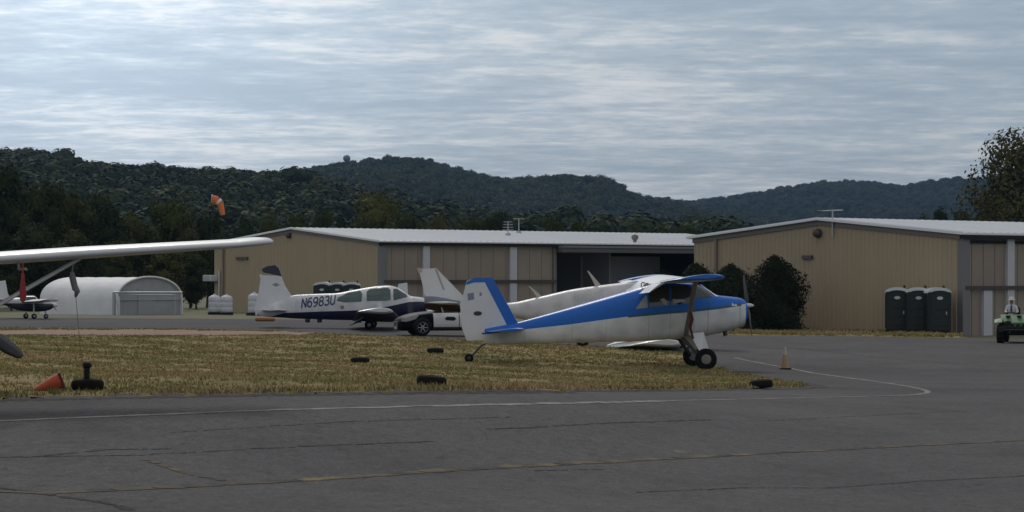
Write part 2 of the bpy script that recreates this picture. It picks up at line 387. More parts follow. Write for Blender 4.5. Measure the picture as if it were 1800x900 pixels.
# base ground out to the horizon, dropped a little under the apron sheets
def base_ground():
    xs = np.concatenate([[-9000,-4000,-2000,-1000,-500,-250], np.arange(-140, 141, 5.), [250,500,1000,2000,4000,9000]])
    ys = np.concatenate([[-500,-100,-20], np.arange(0, 300, 5.), [400,600,900,1500,2500,4000,7000,12000]])
    X, Y = np.meshgrid(xs, ys); Z = G(np.clip(X, -120, 120), np.clip(Y, 0, 280)) - .12
    v = np.stack([X.ravel(), Y.ravel(), Z.ravel()], 1); nx = len(xs)
    f = [(j*nx+i, j*nx+i+1, (j+1)*nx+i+1, (j+1)*nx+i) for j in range(len(ys)-1) for i in range(nx-1)]
    me = bpy.data.meshes.new('ground'); me.from_pydata(v.tolist(), [], f); me.polygons.foreach_set('use_smooth', [True]*len(f))
    o = link('ground', me, FIELD); o['kind'] = 'structure'
base_ground()
FAR_EDGE = [(2300, 600), (1900, 598), (1700, 594), (1500, 591), (1300, 589), (1230, 586), (1000, 573), (700, 564), (450, 561), (0, 558), (-500, 556)]
far = [tuple(gp(*p)[:2]) for p in grow(FAR_EDGE, 30, False)+[FAR_EDGE[-1]]]
near = grow([(far[-1][0], far[-1][1]), (-70, 60), (-40, 4), (40, 4), (70, 60), (far[0][0], far[0][1])], 3, False)[1:]
ground_patch('apron', far+near, 0, ASPH, .9)
# mown strips beyond the apron
strip_r = [(1700, 594), (1500, 591), (1300, 589), (1225, 586), (1225, 577), (1400, 579), (1560, 581), (1690, 588)]
ground_patch('grass_verge', px_poly(strip_r, 20), .03, TURF, .8, rag=.05, edge=-.03)
FIELD2 = mat('green_verge', (.085, .095, .035), .95, noise=.8, nscale=.5, col2=(.16, .135, .065))
strip_l = [(700, 563), (450, 560.5), (0, 557.5), (-400, 556), (-400, 551), (0, 551), (330, 551), (440, 553), (700, 556)]
ground_patch('grass_verge', px_poly(strip_l, 30), .03, FIELD2, 2.0, edge=-.03)
# the grass island the aircraft are tied down on
ISLAND = [(-700, 728), (-250, 712), (0, 702), (300, 696), (600, 691), (900, 687), (1200, 685), (1420, 681), (1405, 674), (1330, 663), (1290, 656), (1262, 642),
          (1240, 629), (1190, 618), (1000, 607), (850, 599), (700, 593), (600, 589), (500, 583), (300, 579), (0, 577), (-250, 576), (-700, 574)]
isl = px_poly(ISLAND, 12)
ground_patch('grass_island', isl, .03, TURF, .7, rag=.14, edge=-.035)
DUST = mat('edge_dust', (.105, .092, .072), 1, spec=.05, noise=1, nscale=3.5, col2=(.066, .063, .064), thresh=(.44, .62))
ribbon('dusty_edge', [(-250, 714), (0, 704), (300, 698), (600, 693), (900, 689), (1200, 687), (1400, 684), (1445, 681), (1420, 675), (1345, 664), (1300, 656)], .42, .003, DUST, wob=.12, gaps=.12)
soil = px_poly([(-60, 590), (300, 591), (520, 590), (560, 586), (300, 581.5), (-60, 582)], 20)
ground_patch('soil_strip', soil, .045, SOIL, .9, rag=.3)
LINE = [(-500, 757), (0, 740), (240, 730), (480, 720.5), (760, 713), (1000, 708), (1300, 702), (1500, 697.5), (1590, 695), (1618, 693), (1630, 690.5), (1631, 688), (1622, 684.5),
        (1595, 679), (1550, 672), (1500, 665.5), (1430, 656), (1390, 648), (1330, 637), (1290, 629)]
ribbon('edge_line', LINE, .16, .005, WHITE_LINE, wob=.006)
ribbon('taxi_line', [(60, 868), (300, 857), (560, 843), (760, 829), (900, 821), (1250, 803), (1500, 789), (1800, 774), (2100, 760)], .19, .005, YELLOW_LINE, wob=.01, gaps=.06)
ribbon('taxi_line', [(100, 868), (-80, 862), (-300, 850)], .13, .0055, YELLOW_LINE, wob=.01, gaps=.1)
ribbon('taxi_line', [(250, 806), (330, 834), (420, 850)], .1, .0052, YELLOW_LINE, wob=.02, gaps=.3)
for pts, w in (([(-100, 806), (60, 803), (190, 790), (300, 789)], .06), ([(60, 803), (250, 800), (520, 785), (760, 776)], .035), ([(860, 755), (1040, 745), (1250, 738)], .05),
               ([(1120, 866), (1300, 858), (1460, 858), (1620, 846), (1900, 832)], .05), ([(-60, 851), (60, 866), (190, 885), (230, 897)], .1), ([(940, 828), (1060, 826)], .04),
               ([(1280, 604), (1400, 612), (1560, 630), (1800, 650)], .05), ([(1230, 601), (1340, 611), (1480, 618)], .06), ([(300, 760), (620, 740), (900, 733)], .03), ([(1350, 740), (1700, 722)], .03)):
    ribbon('crack_seal', pts, w, .004, SEAL, wob=.03, gaps=.12)

# ---- turf: real blades in tufts, thicker towards the near edge
def turf_blades(name, poly, n, hmin, hmax, seed, dark=.25):
    r = np.random.default_rng(seed); P = np.array(poly); lo, hi = P.min(0), P.max(0)
    lo[0] = max(lo[0], -24); Q = r.uniform(lo, hi, (n*4, 2)); keep = inside(Q, poly) & ~inside(Q, soil)
    # thin out with distance, clump by a cheap noise
    d = Q[:,1]; cl = np.sin(Q[:,0]*1.7+np.sin(Q[:,1]*.9)*2)+np.sin(Q[:,1]*1.1+Q[:,0]*.6)
    keep &= r.random(len(Q)) < np.clip(60/d, .25, 1)*np.clip(.62+.28*cl, .12, 1); Q = Q[keep][:n]
    Z = G(Q[:,0], Q[:,1])+.025; k = 5; m = len(Q)
    ang = r.uniform(0, 6.283, (m, k)); le = r.uniform(hmin, hmax, (m, k)); lean = r.uniform(.1, .9, (m, k)); w = r.uniform(.012, .03, (m, k))*np.clip(Q[:,1]/55, .7, 1.8)[:,None]
    bx = Q[:,0,None]+r.normal(0, .06, (m, k)); by = Q[:,1,None]+r.normal(0, .06, (m, k)); bz = np.repeat(Z[:,None], k, 1)
    dx, dy = np.cos(ang), np.sin(ang)
    V = np.stack([np.stack([bx-dy*w, by+dx*w, bz], -1), np.stack([bx+dy*w, by-dx*w, bz], -1), np.stack([bx+dx*le*lean, by+dy*le*lean, bz+le], -1)], 2).reshape(-1, 3)
    nf = len(V)//3; me = bpy.data.meshes.new(name); me.vertices.add(len(V)); me.vertices.foreach_set('co', V.ravel())
    me.loops.add(nf*3); me.loops.foreach_set('vertex_index', np.arange(nf*3)); me.polygons.add(nf); me.polygons.foreach_set('loop_start', np.arange(nf)*3); me.polygons.foreach_set('loop_total', np.full(nf, 3))
    me.update(); o = link(name, me, BLADE); o['kind'] = 'stuff'; return o
BLADE = mat('grass_blades', (.37, .28, .145), .95, spec=.05, noise=1, nscale=.28, col2=(.20, .205, .075), thresh=(.36, .60))
turf_blades('grass', isl, 30000, .02, .075, 3)
edge = px_poly([(-250, 713), (0, 703), (300, 697), (600, 692), (900, 688), (1200, 686), (1422, 682), (1405, 678), (1200, 680), (900, 682), (600, 686), (300, 691), (0, 696), (-250, 706)], 12)
turf_blades('grass', edge, 7000, .03, .13, 4)
turf_blades('grass', px_poly(strip_r, 20), 2500, .05, .16, 5)

# ------------------------------------------------------------------ wooded hills
def ridge_y(pts, px): return np.interp(px, [p[0] for p in pts], [p[1] for p in pts])
HILL_SOIL = mat('forest_floor', (.03, .034, .018), 1, noise=.6, nscale=.02)
def hill(name, pts, D0, D1, px0, px1, tree_h, seed, amp):
    """a wooded ridge: foot at D0, crest at D1, crest line given in photo pixels less the height of its trees"""
    r = np.random.default_rng(seed); ph = r.uniform(0, 6.28, 12)
    def height(px, D):
        t = np.clip((D-D0)/(D1-D0), 0, 1.6)
        crest = CZ+(HZ-ridge_y(pts, px))/F*D1-tree_h*.85
        up = np.where(t <= 1, np.sin(np.clip(t, 0, 1)*math.pi/2)**1.35, 1-.55*(np.clip(t, 1, 1.6)-1)/.6)
        x = (px-CX)/F*D
        nz = sum(np.sin(x*.013*(1+.7*i)+D*.009*(1+.5*i)+ph[i])*amp/(1+i) for i in range(5))
        return crest*up+nz*np.clip(t*3, 0, 1)*np.clip((1-t)*1.6, .0, 1)*np.where(t < 1, 1, .1)
    PX = np.linspace(px0, px1, 110); DD = np.linspace(D0*.9, D1*1.35, 40); X_, D_ = np.meshgrid(PX, DD)
    Z = height(X_, D_)-np.where(D_ < D0, 3, 0); n = len(PX)
    V = np.stack([(X_-CX)/F*D_, D_, Z], -1).reshape(-1, 3)
    f = [(j*n+i, j*n+i+1, (j+1)*n+i+1, (j+1)*n+i) for j in range(len(DD)-1) for i in range(n-1)]
    me = bpy.data.meshes.new(name); me.from_pydata(V.tolist(), [], f); me.polygons.foreach_set('use_smooth', [True]*len(f))
    o = link(name, me, HILL_SOIL); o['kind'] = 'structure'
    return height
def scatter(name, pts, scl, rot, idx, protos):
    """one mass of many crowns: points carrying size, turn and kind, crowns set on them"""
    me = bpy.data.meshes.new(name); me.vertices.add(len(pts)); me.vertices.foreach_set('co', np.asarray(pts, np.float32).ravel())
    a = me.attributes.new('size', 'FLOAT_VECTOR', 'POINT'); a.data.foreach_set('vector', np.asarray(scl, np.float32).ravel())
    a = me.attributes.new('turn', 'FLOAT', 'POINT'); a.data.foreach_set('value', np.asarray(rot, np.float32))
    a = me.attributes.new('kind_index', 'INT', 'POINT'); a.data.foreach_set('value', np.asarray(idx, np.int32))
    o = bpy.data.objects.new(name, me); COL.objects.link(o); o['kind'] = 'stuff'
    ng = bpy.data.node_groups.new(name, 'GeometryNodeTree'); N, L = ng.nodes, ng.links
    ng.interface.new_socket('Geometry', in_out='INPUT', socket_type='NodeSocketGeometry'); ng.interface.new_socket('Geometry', in_out='OUTPUT', socket_type='NodeSocketGeometry')
    gi, go = N.new('NodeGroupInput'), N.new('NodeGroupOutput')
    jn = N.new('GeometryNodeGeometryToInstance')
    jg = N.new('GeometryNodeJoinGeometry')
    for p in protos:
        oi = N.new('GeometryNodeObjectInfo'); oi.inputs['Object'].default_value = p; oi.inputs['As Instance'].default_value = True; L.new(oi.outputs['Geometry'], jg.inputs[0])
    ip = N.new('GeometryNodeInstanceOnPoints'); ip.inputs['Pick Instance'].default_value = True
    def attr(nm, ty):
        n = N.new('GeometryNodeInputNamedAttribute'); n.data_type = ty; n.inputs['Name'].default_value = nm; return n.outputs['Attribute']
    L.new(gi.outputs[0], ip.inputs['Points']); L.new(jg.outputs[0], ip.inputs['Instance']); L.new(attr('kind_index', 'INT'), ip.inputs['Instance Index'])
    cb = N.new('ShaderNodeCombineXYZ'); L.new(attr('turn', 'FLOAT'), cb.inputs[2]); L.new(cb.outputs[0], ip.inputs['Rotation']); L.new(attr('size', 'FLOAT_VECTOR'), ip.inputs['Scale'])
    L.new(ip.outputs[0], go.inputs[0])
    md = o.modifiers.new('crowns', 'NODES'); md.node_group = ng
    return o

def leaf_cloud(seed, n, leaf, lobes=9, rad=.36, h0=.22, h1=1.0, core=True, cone=0, gap=.0, spread=.06, nj=.55, dome=False):
    """crown of a unit-height tree: small leaf faces spread through overlapping clumps; returns verts, faces"""
    r = np.random.default_rng(seed); C = []
    for i in range(lobes):
        t = (i+.5)/lobes; z = h0+(h1-h0)*(.12+.76*t); prof = math.sin(math.pi*min(1, max(.08, (z-h0)/(h1-h0)*.86+.1)))**.6*(1-cone*(z-h0)/(h1-h0))
        if dome: prof = max(.2, 1-((z-h0)/(h1-h0))**1.6)**.6
        a = i*2.4+r.uniform(-.5, .5); q = rad*prof*r.uniform(.25, .68)
        if dome:
            z = r.uniform(0, 1)**1.25*.84; prof = max(.12, 1-(z/.9)**2)**.5; q = rad*(prof-.22)*r.uniform(.5, 1.0)**.5; a = r.uniform(0, 6.283); C.append((math.cos(a)*q, math.sin(a)*q, z, rad*r.uniform(.24, .36), rad*r.uniform(.22, .34))); continue
        C.append((math.cos(a)*q, math.sin(a)*q, z, rad*r.uniform(.36, .58)*(.55+.45*prof), rad*r.uniform(.30, .46)*(.6+.4*prof)))
    C.append((0, 0, h1-rad*.42, rad*.45, rad*.4))
    vs, fs = [], []
    per = n//len(C)
    for cx, cy, cz, rr, rz in C:
        u = r.normal(size=(per, 3)); u /= np.linalg.norm(u, axis=1)[:,None]
        rad_ = r.uniform(.55, 1.06, per)**.6
        p = u*rad_[:,None]*np.array([rr, rr, rz])+np.array([cx, cy, cz])+r.normal(0, spread*rad*.5, (per, 3))
        nrm = u+r.normal(0, nj, (per, 3)); nrm[:,2] += .25; nrm /= np.linalg.norm(nrm, axis=1)[:,None]
        t1 = np.cross(nrm, r.normal(size=(per, 3))); t1 /= np.linalg.norm(t1, axis=1)[:,None]; t2 = np.cross(nrm, t1)
        s = leaf*r.uniform(.6, 1.5, per)[:,None]; s2 = s*r.uniform(.5, .9, per)[:,None]
        q = np.stack([p-t1*s, p-t2*s2*.8+nrm*s*.15, p+t1*s, p+t2*s2], 1)
        k = len(vs); vs += q.reshape(-1, 3).tolist(); fs += [(k+4*i, k+4*i+1, k+4*i+2, k+4*i+3) for i in range(per)]
        if core:
            bm = bmesh.new(); bmesh.ops.create_icosphere(bm, subdivisions=1, radius=1); k = len(vs)
            for v in bm.verts: v.co = Vector((v.co.x*rr*.72+cx, v.co.y*rr*.72+cy, v.co.z*rz*.72+cz))
            bm.verts.index_update(); vs += [v.co[:] for v in bm.verts]; fs += [tuple(k+v.index for v in f.verts) for f in bm.faces]; bm.free()
    return vs, fs
def mesh_of(name, vs, fs, m):
    me = bpy.data.meshes.new(name); me.from_pydata(vs, [], fs); me.materials.append(m); me.update(); return me
FOREST = foliage('forest_leaves', (.023, .036, .018), (.035, .050, .021), (.056, .064, .024), .006)
protos = []
for i in range(6):
    vs, fs = leaf_cloud(100+i, 620, .046, lobes=5, rad=.44+.03*(i % 3), h0=.12, core=True, cone=(.5 if i == 5 else 0), nj=.20, spread=.03)
    protos.append(bpy.data.objects.new('forest_crown', mesh_of('forest_crown', vs, fs, FOREST)))
def forest(name, hf, D0, D1, px0, px1, n, h, seed):
    r = np.random.default_rng(seed)
    D = D0+(D1*1.06-D0)*r.random(n)**.8; px = r.uniform(px0, px1, n); z = hf(px, D)
    hh = h*r.uniform(.65, 1.25, n)*np.where(r.random(n) < .06, 1.12, 1); w = hh*r.uniform(.85, 1.25, n)
    pts = np.stack([(px-CX)/F*D, D, z-hh*.12], 1)
    return scatter(name, pts, np.stack([w, w, hh], 1), r.uniform(0, 6.28, n), r.integers(0, len(protos), n), protos)
HA = [(-900, 225), (-300, 262), (0, 285), (40, 283), (85, 290), (140, 299), (200, 305), (270, 308), (330, 309), (400, 312), (470, 315), (540, 318), (620, 340), (700, 362), (800, 378), (900, 392), (1100, 405), (1400, 425)]
HB = [(0, 345), (300, 330), (440, 314), (500, 307), (560, 299), (600, 292), (630, 286), (680, 283), (745, 289), (780, 297), (800, 305), (850, 316), (890, 324), (930, 321), (990, 318), (1060, 320), (1080, 328), (1100, 342), (1125, 353), (1160, 357), (1220, 372), (1300, 386), (1500, 402), (1800, 420)]
HC = [(600, 392), (900, 382), (1080, 366), (1140, 352), (1160, 350), (1190, 356), (1215, 358), (1260, 352), (1300, 346), (1380, 333), (1450, 324), (1520, 325), (1585, 333), (1650, 323), (1690, 319), (1800, 322), (2000, 310), (2300, 290), (2700, 320)]
hA = hill('hills', HA, 480, 1250, -900, 1400, 15, 1, 3.5); hB = hill('hills', HB, 1150, 2100, 0, 1800, 15, 2, 5); hC = hill('hills', HC, 1900, 3100, 600, 2700, 16, 3, 6)
forest('forest', hA, 480, 1250, -700, 1300, 5200, 13.5, 11); forest('forest', hB, 1150, 2100, 150, 1700, 8500, 13.5, 12); forest('forest', hC, 1900, 3100, 800, 2500, 11000, 14.5, 13)

# water tower on the middle hill
D = 2080.0; b0 = at(609.5, 300, D); t = thing('water_tower', 'small round water tower standing up above the trees of the middle hill', 'water tower', (b0.x, b0.y, b0.z-6))
STEEL_GREY = mat('steel_grey', (.16, .18, .2), .5)
m = MB(); m.revolve([(.05, -3.1)]+[(3.1*math.cos(a), 3.0*math.sin(a)) for a in np.linspace(-1.4, 1.4, 9)]+[(.05, 3.1)], c=(0,0,16.2)); m.build('tank', STEEL_GREY, t)
m = MB(); m.tube((0,0,-2), (0,0,13.4), 1.0, .8, 12); m.build('tower_stem', STEEL_GREY, t)

# ------------------------------------------------------------------ trees one can tell apart
BARK = mat('bark', (.09, .075, .06), .95, noise=.6, nscale=6, stretch=(1,1,.2))
LEAF_DARK = foliage('leaves_dark', (.016, .025, .011), (.030, .041, .016), (.055, .06, .022), .25)
LEAF_MID = foliage('leaves_olive', (.028, .038, .013), (.048, .060, .018), (.08, .083, .026), .25)
LEAF_YEL = foliage('leaves_yellow_green', (.045, .058, .018), (.07, .08, .022), (.10, .10, .03), .25)
LEAF_OLIVE = foliage('leaves_brownish', (.042, .050, .020), (.062, .066, .026), (.092, .084, .036), .3)
LEAF_BUSH = foliage('leaves_bush', (.013, .018, .009), (.023, .029, .014), (.044, .048, .021), 1.0)
def limb_mesh(seed, h0=.3, rad=.3):
    r = np.random.default_rng(seed); m = MB(); m.path([(0,0,-.03), (0,0,.02), (.006,.004,h0), (.0,-.006,.62), (.004,0,.9)], [.036,.026,.02,.012,.004], 8)
    for i in range(9):
        a = i*2.4+r.uniform(-.4,.4); z = h0*.9+.055*i; q = rad*r.uniform(.6, .95)
        m.path([(0,0,z), (math.cos(a)*q*.5, math.sin(a)*q*.5, z+.07), (math.cos(a)*q, math.sin(a)*q, z+.16)], [.010,.006,.002], 5)
    return m.mesh('trunk')
TREES = {}
def proto_tree(kind, seed, n, leaf, rad, lm, h0, lobes, core=True, cone=0):
    vs, fs = leaf_cloud(seed, n, leaf, lobes, rad, h0, core=core, cone=cone); TREES.setdefault(kind, []).append((mesh_of('crown', vs, fs, lm), limb_mesh(seed, max(.12, h0), rad*.8)))
    TREES[kind][-1][1].materials.append(BARK)
for s in range(3):
    proto_tree('dark', 20+s, 5200, .016, .34, LEAF_DARK, .06, 14)
    proto_tree('mid', 30+s, 5200, .016, .36, LEAF_MID, .10, 13)
proto_tree('yellow', 41, 5200, .016, .40, LEAF_YEL, .1, 12)
proto_tree('airy', 52, 18000, .0105, .40, LEAF_OLIVE, .04, 30, core=False)
def tree(px, top, D, wpx, kind, label, group, k=None):
    x = (px-CX)/F*D; z0 = g(np.clip(x,-100,100), min(D, 270))-.15; H = CZ+(HZ-top)/F*D-z0; W = wpx/F*D
    cr, tr = TREES[kind][(k if k is not None else int(abs(px)*7+D)) % len(TREES[kind])]
    rad = .40
    t = thing('tree', label, 'tree', (x, D, z0), random.uniform(0, 6.28), group)
    for nm, me in (('crown', cr), ('trunk', tr)):
        o = bpy.data.objects.new(nm, me); COL.objects.link(o); o.parent = t; o.scale = (W/(2*rad), W/(2*rad), H) if nm == 'crown' else (min(W/(2*rad), H*.8), min(W/(2*rad), H*.8), H)
    return t
gl = 'trees in the dark wood left of the hangars'; lb = 'dark leafy tree in the wood behind the white tent and left hangar'
for px, top, D, w in ((-160, 285, 235, 190), (-60, 292, 222, 170), (18, 287, 225, 130), (75, 318, 218, 110), (135, 336, 224, 100), (190, 356, 215, 110), (235, 372, 226, 100), (305, 346, 232, 125), (365, 372, 238, 110), (255, 398, 212, 90),
                      (-20, 372, 205, 110), (60, 390, 206, 110), (130, 402, 206, 110), (335, 402, 226, 90), (200, 420, 205, 100), (290, 436, 207, 100), (345, 446, 216, 80), (20, 436, 203, 110), (100, 446, 204, 100), (165, 338, 245, 100)):
    tree(px, top, D, w, 'mid' if px in (235, 255, 305, 200, 135, 75, 290) else 'dark', lb, gl)
gm = 'trees behind the left hangar roof'; lm = 'mixed green tree rising just behind the white roof of the left hangar'
for px, top, D, w, kd in ((430, 384, 250, 70, 'dark'), (475, 376, 262, 70, 'mid'), (520, 372, 270, 75, 'mid'), (565, 368, 268, 62, 'mid'), (600, 380, 262, 55, 'dark'), (720, 370, 285, 90, 'mid'), (775, 374, 275, 70, 'mid'), (825, 378, 278, 80, 'mid'),
                          (870, 372, 272, 72, 'dark'), (930, 388, 270, 60, 'dark'), (975, 380, 275, 60, 'dark'), (1015, 384, 270, 60, 'dark'), (1060, 392, 275, 60, 'mid'), (1110, 397, 272, 60, 'mid'), (1165, 396, 280, 60, 'mid'), (1205, 392, 290, 60, 'mid'), (640, 386, 265, 60, 'dark')):
    tree(px, top, D, w, kd, lm, gm)
tree(668, 334, 300, 115, 'yellow', 'tall yellow green tree standing out from the wooded slope above the left hangar roof', 'trees behind the left hangar roof')
for px, top, D, w, kd in ((1620, 376, 240, 55, 'mid'), (1655, 362, 232, 62, 'dark'), (1690, 366, 228, 70, 'mid'), (1735, 352, 226, 80, 'mid')):
    tree(px, top, D, w, kd, 'smaller bushy tree showing over the white roof of the right hangar', 'small trees behind the right hangar roof')
tree(1800, 222, 215, 225, 'airy', 'tall loose brownish green tree towering over the right hangar roof', None)

def bush(px, top, D, wpx, seed, label, nleaf=11000, leaf=.085):
    """dense evergreen shrub: leaf sprays over an uneven dome, with a dark twiggy core"""
    r = np.random.default_rng(seed); x = (px-CX)/F*D; z0 = g(x, D)-.05; H = CZ+(HZ-top)/F*D-z0; W = wpx/F*D; ph = r.uniform(0, 6.28, 8)
    def rad(a, t):
        n = sum(math.sin(a*(k+1)+t*(5+2*k)+ph[k])*(.13/(1+.35*k)) for k in range(5)); return W/2*max(.02, 1-(max(0, t-.22)/.78)**1.9)**.72*(1+n*1.5)*(.86+.14*min(1, t*5))
    vs, fs = [], []
    for _ in range(nleaf):
        t_ = r.random()**1.15; a = r.uniform(0, 6.283); q = rad(a, t_)*(r.uniform(.5, 1.3)**.5)
        p = np.array([q*math.cos(a), q*math.sin(a), H*(.01+.97*t_)])+r.normal(0, .09, 3)
        n = np.array([math.cos(a), math.sin(a), .5])+r.normal(0, .5, 3); n /= np.linalg.norm(n); u = np.cross(n, r.normal(size=3)); u /= np.linalg.norm(u); w = np.cross(n, u); s = leaf*r.uniform(.5, 1.4)
        k = len(vs); vs += [(p-u*s).tolist(), (p-w*s*.45).tolist(), (p+u*s*1.1).tolist(), (p+w*s*.45).tolist()]; fs.append((k, k+1, k+2, k+3))
    t = thing('bush', label, 'bush', (x, D, z0), seed, 'dark bushes along the right hangar wall')
    o = bpy.data.objects.new('foliage', mesh_of('foliage', vs, fs, LEAF_BUSH)); COL.objects.link(o); o.parent = t
    m = MB(); m.loft([[(rad(6.283*k/16, f)*.74*math.cos(6.283*k/16), rad(6.283*k/16, f)*.74*math.sin(6.283*k/16), H*f*.93) for k in range(16)] for f in (0, .1, .25, .4, .55, .7, .85, .97)]); m.build('inner_twigs', LEAF_BUSH, t)
bush(1362, 452, 129.5, 108, 61, 'largest dark rounded bush, against the tan wall right of the blue nosed airplane')
bush(1284, 468, 131.5, 124, 62, 'dark bush behind the propeller of the blue and white airplane')
bush(1222, 466, 134.5, 104, 63, 'dark bush at the corner where the two hangars meet')
bush(1164, 478, 141, 90, 64, 'smallest dark bush in front of the open hangar bay')
# ------------------------------------------------------------------ hangars
TAN = mat('tan_steel_siding', (.39, .31, .208), .6, noise=.18, nscale=.8, stretch=(1,1,.25), thresh=(.3, .7))
TAN_DOOR = mat('tan_door_sheet', (.30, .24, .195), .6, noise=.3, nscale=.6)
ROOF_WHITE = mat('white_roof_sheet', (.78, .80, .82), .45, noise=.12, nscale=.5, stretch=(1,.2,1))
TRIM = mat('grey_brown_trim', (.165, .148, .13), .5)
TRIM_DARK = mat('dark_gutter', (.012, .012, .014), .6, spec=.2)
POST_GREY = mat('grey_post', (.175, .17, .18), .5, noise=.15, nscale=2)
POST_WHITE = mat('white_post', (.52, .53, .57), .5, noise=.15, nscale=2)
RAIL = mat('dark_brown_rail', (.06, .047, .043), .6)
CONC = mat('concrete', (.25, .24, .22), .9, noise=.4, nscale=3)
INNER = mat('hangar_lining', (.07, .065, .062), .9)
METAL = mat('galvanised_metal', (.42, .43, .44), .4, metal=.6)
ALUM = mat('white_metal', (.62, .63, .63), .45)
BLACK = mat('black_plastic', (.009, .009, .01), .6, spec=.25)
RUBBER = mat('black_rubber', (.009, .009, .009), .9, spec=.15, noise=.5, nscale=9, col2=(.016, .015, .014))

HRZ = math.atan2(.651, .759); VX, VY = math.cos(HRZ), math.sin(HRZ)
def hangar(cx, cy, W, L, eave, apex, label, opening=None):
    z0 = g(cx, cy); t = thing('hangar', label, 'hangar', (cx, cy, z0), HRZ)
    sx = lambda px: (((px-CX)/F)*cy-cx)/(VX-((px-CX)/F)*VY)              # metres along the door side
    gy = lambda px: (((px-CX)/F)*cy-cx)/(-VY-((px-CX)/F)*VX)             # metres along the gable
    zs = lambda X, py: CZ-(py-HZ)/F*(cy+X*VY)-z0
    zg = lambda Y, py: CZ-(py-HZ)/F*(cy+Y*VX)-z0
    roofz = lambda y: eave+(apex-eave)*(1-abs(y-W/2)/(W/2))
    def gable(xo, sgn):
        m = MB(); y = 0.0; pts = [(0., 0.)]
        while y < W-.16: pts += [(y+.19, 0), (y+.22, .035), (y+.27, .035), (y+.30, 0)]; y += .305
        pts = [(min(p, W), o) for p, o in pts]+[(W, 0)]
        vs = []
        for p, o in pts: vs += [(xo-sgn*o, p, -.5), (xo-sgn*o, p, roofz(p)-.05)]
        m.add(vs, [(2*i, 2*i+1, 2*i+3, 2*i+2) for i in range(len(pts)-1)])
        m.add([(xo+sgn*.12, 0, -.5), (xo+sgn*.12, W, -.5), (xo+sgn*.12, W, eave-.06), (xo+sgn*.12, W/2, apex-.06), (xo+sgn*.12, 0, eave-.06)], [(0,1,2,3,4)], 1)
        me = bpy.data.meshes.new('gable_wall'); me.from_pydata(m.v, [], m.f); me.polygons.foreach_set('material_index', m.m)
        return link('gable_wall', me, [TAN, INNER], t)
    gable(0, 1); gable(L, -1)
    m = MB(); m.box((L/2, W, eave/2-.25), (L-.26, .14, eave+.44)); m.build('back_wall', TAN, t)
    # roof in two slopes with standing ribs, and the trim under its edges
    for sgn in (1, -1):
        m = MB(); ya, yb = (W/2, -.35) if sgn > 0 else (W/2, W+.35)
        za, zb = apex, eave-(apex-eave)*.35/(W/2)
        for x0, x1, h in [(-.3, L+.3, 0)]:
            vs = [(x0, ya, za), (x1, ya, za), (x1, yb, zb), (x0, yb, zb)]; vs += [(x, y, z+.11) for x, y, z in vs]
            m.add(vs, [(0,1,2,3), (7,6,5,4), (0,4,5,1), (1,5,6,2), (2,6,7,3), (3,7,4,0)])
        x = -.27
        while x < L+.25:
            vs = [(x, ya, za+.105), (x+.06, ya, za+.105), (x+.06, yb, zb+.105), (x, yb, zb+.105)]; vs += [(a, b, c+.05) for a, b, c in vs]
            m.add(vs, [(7,6,5,4), (0,4,5,1), (1,5,6,2), (2,6,7,3), (3,7,4,0)]); x += .61
        m.build('roof', ROOF_WHITE, t)
    m = MB()
    for sgn in (1, -1):
        ya, yb = W/2, (-.05 if sgn > 0 else W+.05); za, zb = apex-.02, roofz(0)-.02
        vs = [(-.10, ya, za), (-.10, yb, zb), (-.10, yb, zb-.24), (-.10, ya, za-.24)]; vs += [(x+.065, y, z) for x, y, z in vs]
        m.add(vs, [(0,1,2,3), (7,6,5,4), (0,4,5,1), (1,5,6,2), (2,6,7,3), (3,7,4,0)])
    m.build('rake_trim', TRIM, t)
    m = MB(); m.box((L/2, -.30, eave-.13), (L+.5, .16, .2)); m.build('gutter', TRIM_DARK, t)
    return t, sx, gy, zs, zg, roofz
def lamp_vent(t, gyv, zgv, r=.3):
    m = MB(); m.revolve([(.01, -.28), (r*.8, -.26), (r, -.12), (r, 0)], 'X', 14, c=(-.04, gyv, zgv)); m.build('wall_lamp', RAIL, t)
def louvre(t, y, z, w, h):
    m = MB(); m.box((-.09, y, z), (.1, w, h))
    for k in range(4): m.box((-.15, y, z-h/2+h*(k+.5)/4), (.04, w*.94, h*.12), 1)
    m.build('wall_vent', [RAIL, TRIM], t)

# right hangar
t, sx, gy, zs, zg, rf = hangar(22.5, 125.7, 18.9, 34, 5.0, 5.86, 'nearer tan metal hangar on the right with portable toilets against its gable')
L = 34
m = MB(); m.box((L/2, .10, 2.25), (L-.3, .08, 5.4)); m.build('door_wall', TAN_DOOR, t)
m = MB(); m.box((.26, -.02, 2.25), (.55, .34, 5.2)); m.build('corner_post', POST_GREY, t)
for p0, p1, ya, yb, mt in ((1768, 1780, 418, 590, POST_WHITE), (1726, 1741, 511, 596, POST_WHITE), (1845, 1858, 418, 596, POST_WHITE)):
    a, b = sx(p0), sx(p1); m = MB(); z1 = zs(a, ya); m.box(((a+b)/2, -.03, (z1-.5)/2), (b-a, .2, z1+.5)); m.build('door_post', mt, t)
a, b = sx(1692), sx(2000); zr = zs(a, 506); m = MB(); m.box(((a+b)/2, -.16, zr), (b-a, .1, .19)); m.build('door_rail', RAIL, t)
for zz in (4.62,): m = MB(); m.box((L/2, .0, zz), (L-1.2, .12, .14)); m.build('door_track', TRIM_DARK, t)
k = 0
m = MB()
x = 1.0
while x < L-1: m.box((x, .05, 2.2), (.05, .03, 4.8)); x += .92
m.build('door_seam', mat('door_seam', (.25, .20, .165), .6), t)
y = gy(1440); lamp_vent(t, y, zg(y, 410), .25)
y = gy(1421); louvre(t, y, zg(y, 452), .72, .2)
